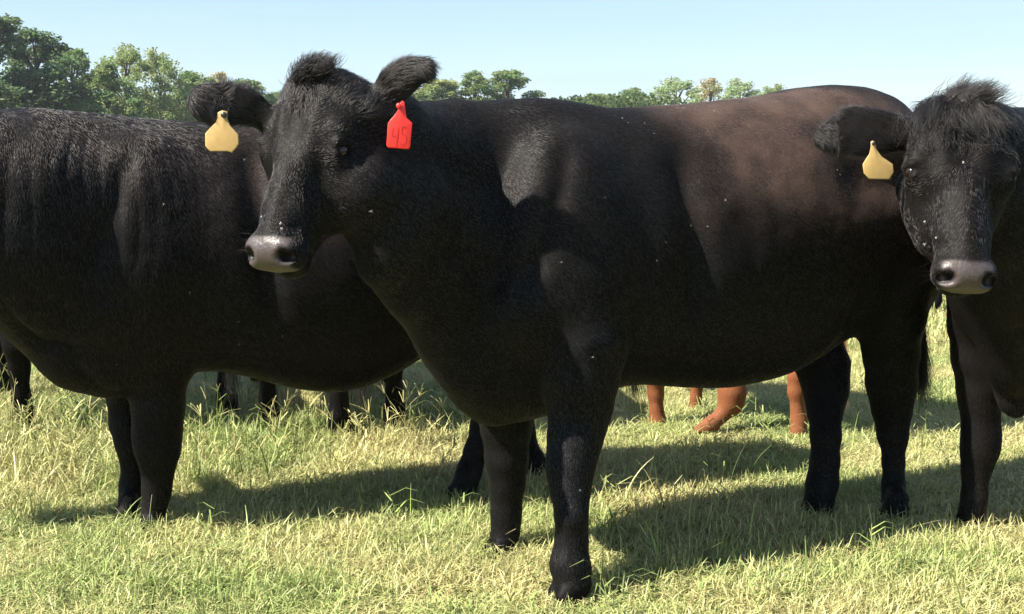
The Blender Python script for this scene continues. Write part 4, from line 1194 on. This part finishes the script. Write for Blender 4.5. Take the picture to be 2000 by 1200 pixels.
# the scrub under the trees, one mass
V_, Fc_, at2 = [], [], {'rnd': [], 'clump': []}
n = 130000
xx = RNG.uniform(-75, 110, n); t = (xx + 75) / 185; yy = 100 + 90 * t + RNG.uniform(-5, 9, n)
hmax = 6.6 + 1.6 * fbm(np.stack([xx * .12, yy * .08, xx * 0], -1), 3, 91)
zz = hmax * RNG.random(n) ** .5
zz = np.where(xx / yy > .19, zz * .55, zz)
C = np.stack([xx, yy, zz], 1)
a1 = RNG.normal(0, 1, (n, 3)); a1 /= np.linalg.norm(a1, axis=1, keepdims=True); a2 = np.cross(a1, RNG.normal(0, 1, (n, 3))); a2 /= np.linalg.norm(a2, axis=1, keepdims=True)
sz = RNG.uniform(.12, .3, n)[:, None]
V = np.stack([C - a1 * sz, C - a2 * sz * .6, C + a1 * sz, C + a2 * sz * .6], 1).reshape(-1, 3)
sc_ = mesh_np('scrub', V, [np.arange(n)[:, None] * 4 + np.arange(4)], M_LEAF, attrs={'rnd': np.repeat(RNG.random(n), 4), 'clump': np.repeat(RNG.random(n), 4)}, smooth=False)
sc_.color = (.07, .11, .03, 1)
tag(sc_, 'low green scrub growing under the far trees', 'undergrowth', kind='stuff')

# ================================================================== flies
M_WING = principled('fly wing', (.26, .25, .23), .35, .5)[0]
M_FLY = principled('fly', (.03, .03, .03), .4, .5)[0]
def fly_mesh():
    def sph(c, rx, ry, rz, s=8):
        th = np.linspace(0, math.pi, s // 2 + 1); ph = np.linspace(0, 2 * math.pi, s, endpoint=False)
        V = np.array([[math.sin(a_) * math.cos(b_) * rx, math.sin(a_) * math.sin(b_) * ry, math.cos(a_) * rz] for a_ in th for b_ in ph]) + c
        return V, [[i * s + j, (i + 1) * s + j, (i + 1) * s + (j + 1) % s, i * s + (j + 1) % s] for i in range(s // 2) for j in range(s)]
    V1, F1 = sph(np.array([0, 0, .0014]), .0014, .0032, .0014); V2, F2 = sph(np.array([0, .0036, .0015]), .0012, .0012, .0012)
    V = np.concatenate([V1, V2]); Fc = F1 + [[i + len(V1) for i in q] for q in F2]
    body = mesh_np('fly_body', V, [np.array(Fc)], M_FLY, linked=False)
    w = []
    for sg in (-1, 1):
        W = np.array([[0, .001, .003], [sg * .0026, -.0015, .0038], [sg * .0034, -.0055, .0034], [sg * .001, -.0055, .0030], [0, .001, .0027], [sg * .0026, -.0015, .0035], [sg * .0034, -.0055, .0031], [sg * .001, -.0055, .0027]])
        w.append(mesh_np('wing', W, [np.array([[0, 1, 2, 3], [7, 6, 5, 4], [0, 4, 5, 1], [1, 5, 6, 2], [2, 6, 7, 3], [3, 7, 4, 0]])], M_WING, linked=False, smooth=False))
    return body, w
FB, FW = fly_mesh()
def project(V):
    d = V - np.array([0, 0, CAMZ]); yc = d[:, 1] * math.cos(TILT) - d[:, 2] * math.sin(TILT); zc = d[:, 1] * math.sin(TILT) + d[:, 2] * math.cos(TILT)
    return 1000 + F * d[:, 0] / yc, 600 - F * zc / yc
def flies(cow, px_list, where, size=1.0):
    V, N = cow.V, cow.N; X_, Y_ = project(V)
    view = V - np.array([0, 0, CAMZ]); front = (N * view).sum(1) < 0
    for (x, y) in (px_list if len(px_list) < 12 else px_list[::2]):
        dd = np.hypot(X_ - x, Y_ - y); c_ = np.where((dd < 6) & front)[0]
        if len(c_) == 0: continue
        i = c_[np.argmin(V[c_, 1])]
        root = link(bpy.data.objects.new('fly', None)); nn = Vector(N[i])
        root.location = Vector(V[i]) + nn * .008
        q = nn.to_track_quat('Z', 'Y'); root.rotation_mode = 'QUATERNION'
        from mathutils import Quaternion
        root.rotation_quaternion = q @ Quaternion((0, 0, 1), random.uniform(0, 6.28))
        s = size * random.uniform(.5, .85); root.scale = (s, s, s)
        for src, nm in ((FB, 'body'), (FW[0], 'wing'), (FW[1], 'wing')):
            o = src.copy(); o.name = nm; link(o, root)
        tag(root, 'small pale winged fly sitting ' + where, 'fly', 'flies ' + where)
flies(MAIN, [(1225, 240), (1248, 233), (1262, 243), (1290, 222), (1335, 212), (1352, 216), (1394, 217), (1440, 209), (1215, 232), (1240, 226), (1180, 383), (1262, 458), (1283, 508), (1289, 500), (1300, 470), (1380, 410),
             (1420, 395), (1340, 425), (1383, 440), (1426, 534), (1352, 440), (1330, 565), (1095, 508), (1272, 246), (1278, 262), (1300, 300), (1160, 700), (1115, 820), (1130, 955), (1630, 335), (1640, 340), (1622, 326), (1634, 330), (1205, 372)],
      'on the flank and back of the near cow')
flies(MAIN, [(512, 425), (553, 437), (727, 412), (548, 448)], 'on the face of the near cow', 1.5)
flies(LEFT, [(322, 398), (467, 673), (372, 575), (558, 655), (232, 712), (365, 218), (478, 312), (312, 250), (330, 285), (470, 630)], 'on the side of the left cow')
flies(RIGHT, [(1830, 464), (1882, 318), (1810, 433), (1808, 475), (1735, 368)], 'on the face of the right cow', 1.4)

# whiskers on the two muzzles that face the camera
for cow_, hd_ in ((MAIN, H1), (RIGHT, HR)):
    n = 16; sg = RNG.choice([-1, 1], n)
    rt = np.array([hd_.p(s_ * a_, b_, c_) for s_, a_, b_, c_ in zip(sg, RNG.uniform(.045, .07, n), RNG.uniform(.42, .48, n), RNG.uniform(-.11, -.05, n))])
    dd = hd_.W * (sg * 1.0)[:, None] + hd_.L * RNG.uniform(-.2, .6, n)[:, None] + hd_.N * RNG.uniform(-.2, .6, n)[:, None]
    hair_obj('whiskers', rt - cow_.base, dd, RNG.uniform(.04, .08, n), MH_BLACK, cow_.root, np.full(n, .3), rad=.0002, npt=5, bend=np.array([0, 0, -.15]))

# ================================================================== air
mh, nh, lh, oh = new_mat('air')
vp = nh.new('ShaderNodeVolumePrincipled')
vp.inputs['Color'].default_value = (.80, .88, 1.0, 1)
vp.inputs['Density'].default_value = .00030
vp.inputs['Anisotropy'].default_value = .2
lh.new(vp.outputs[0], oh.inputs['Volume'])
hx0, hx1, hy0, hy1, hz0, hz1 = -1150, 1150, -30, 1500, -1.6, 26
HV = np.array([[x, y, z] for x in (hx0, hx1) for y in (hy0, hy1) for z in (hz0, hz1)], float)
hz = mesh_np('haze', HV, [np.array([[0, 1, 3, 2], [4, 6, 7, 5], [0, 4, 5, 1], [2, 3, 7, 6], [0, 2, 6, 4], [1, 5, 7, 3]])], mh, smooth=False)
tag(hz, kind='stuff')
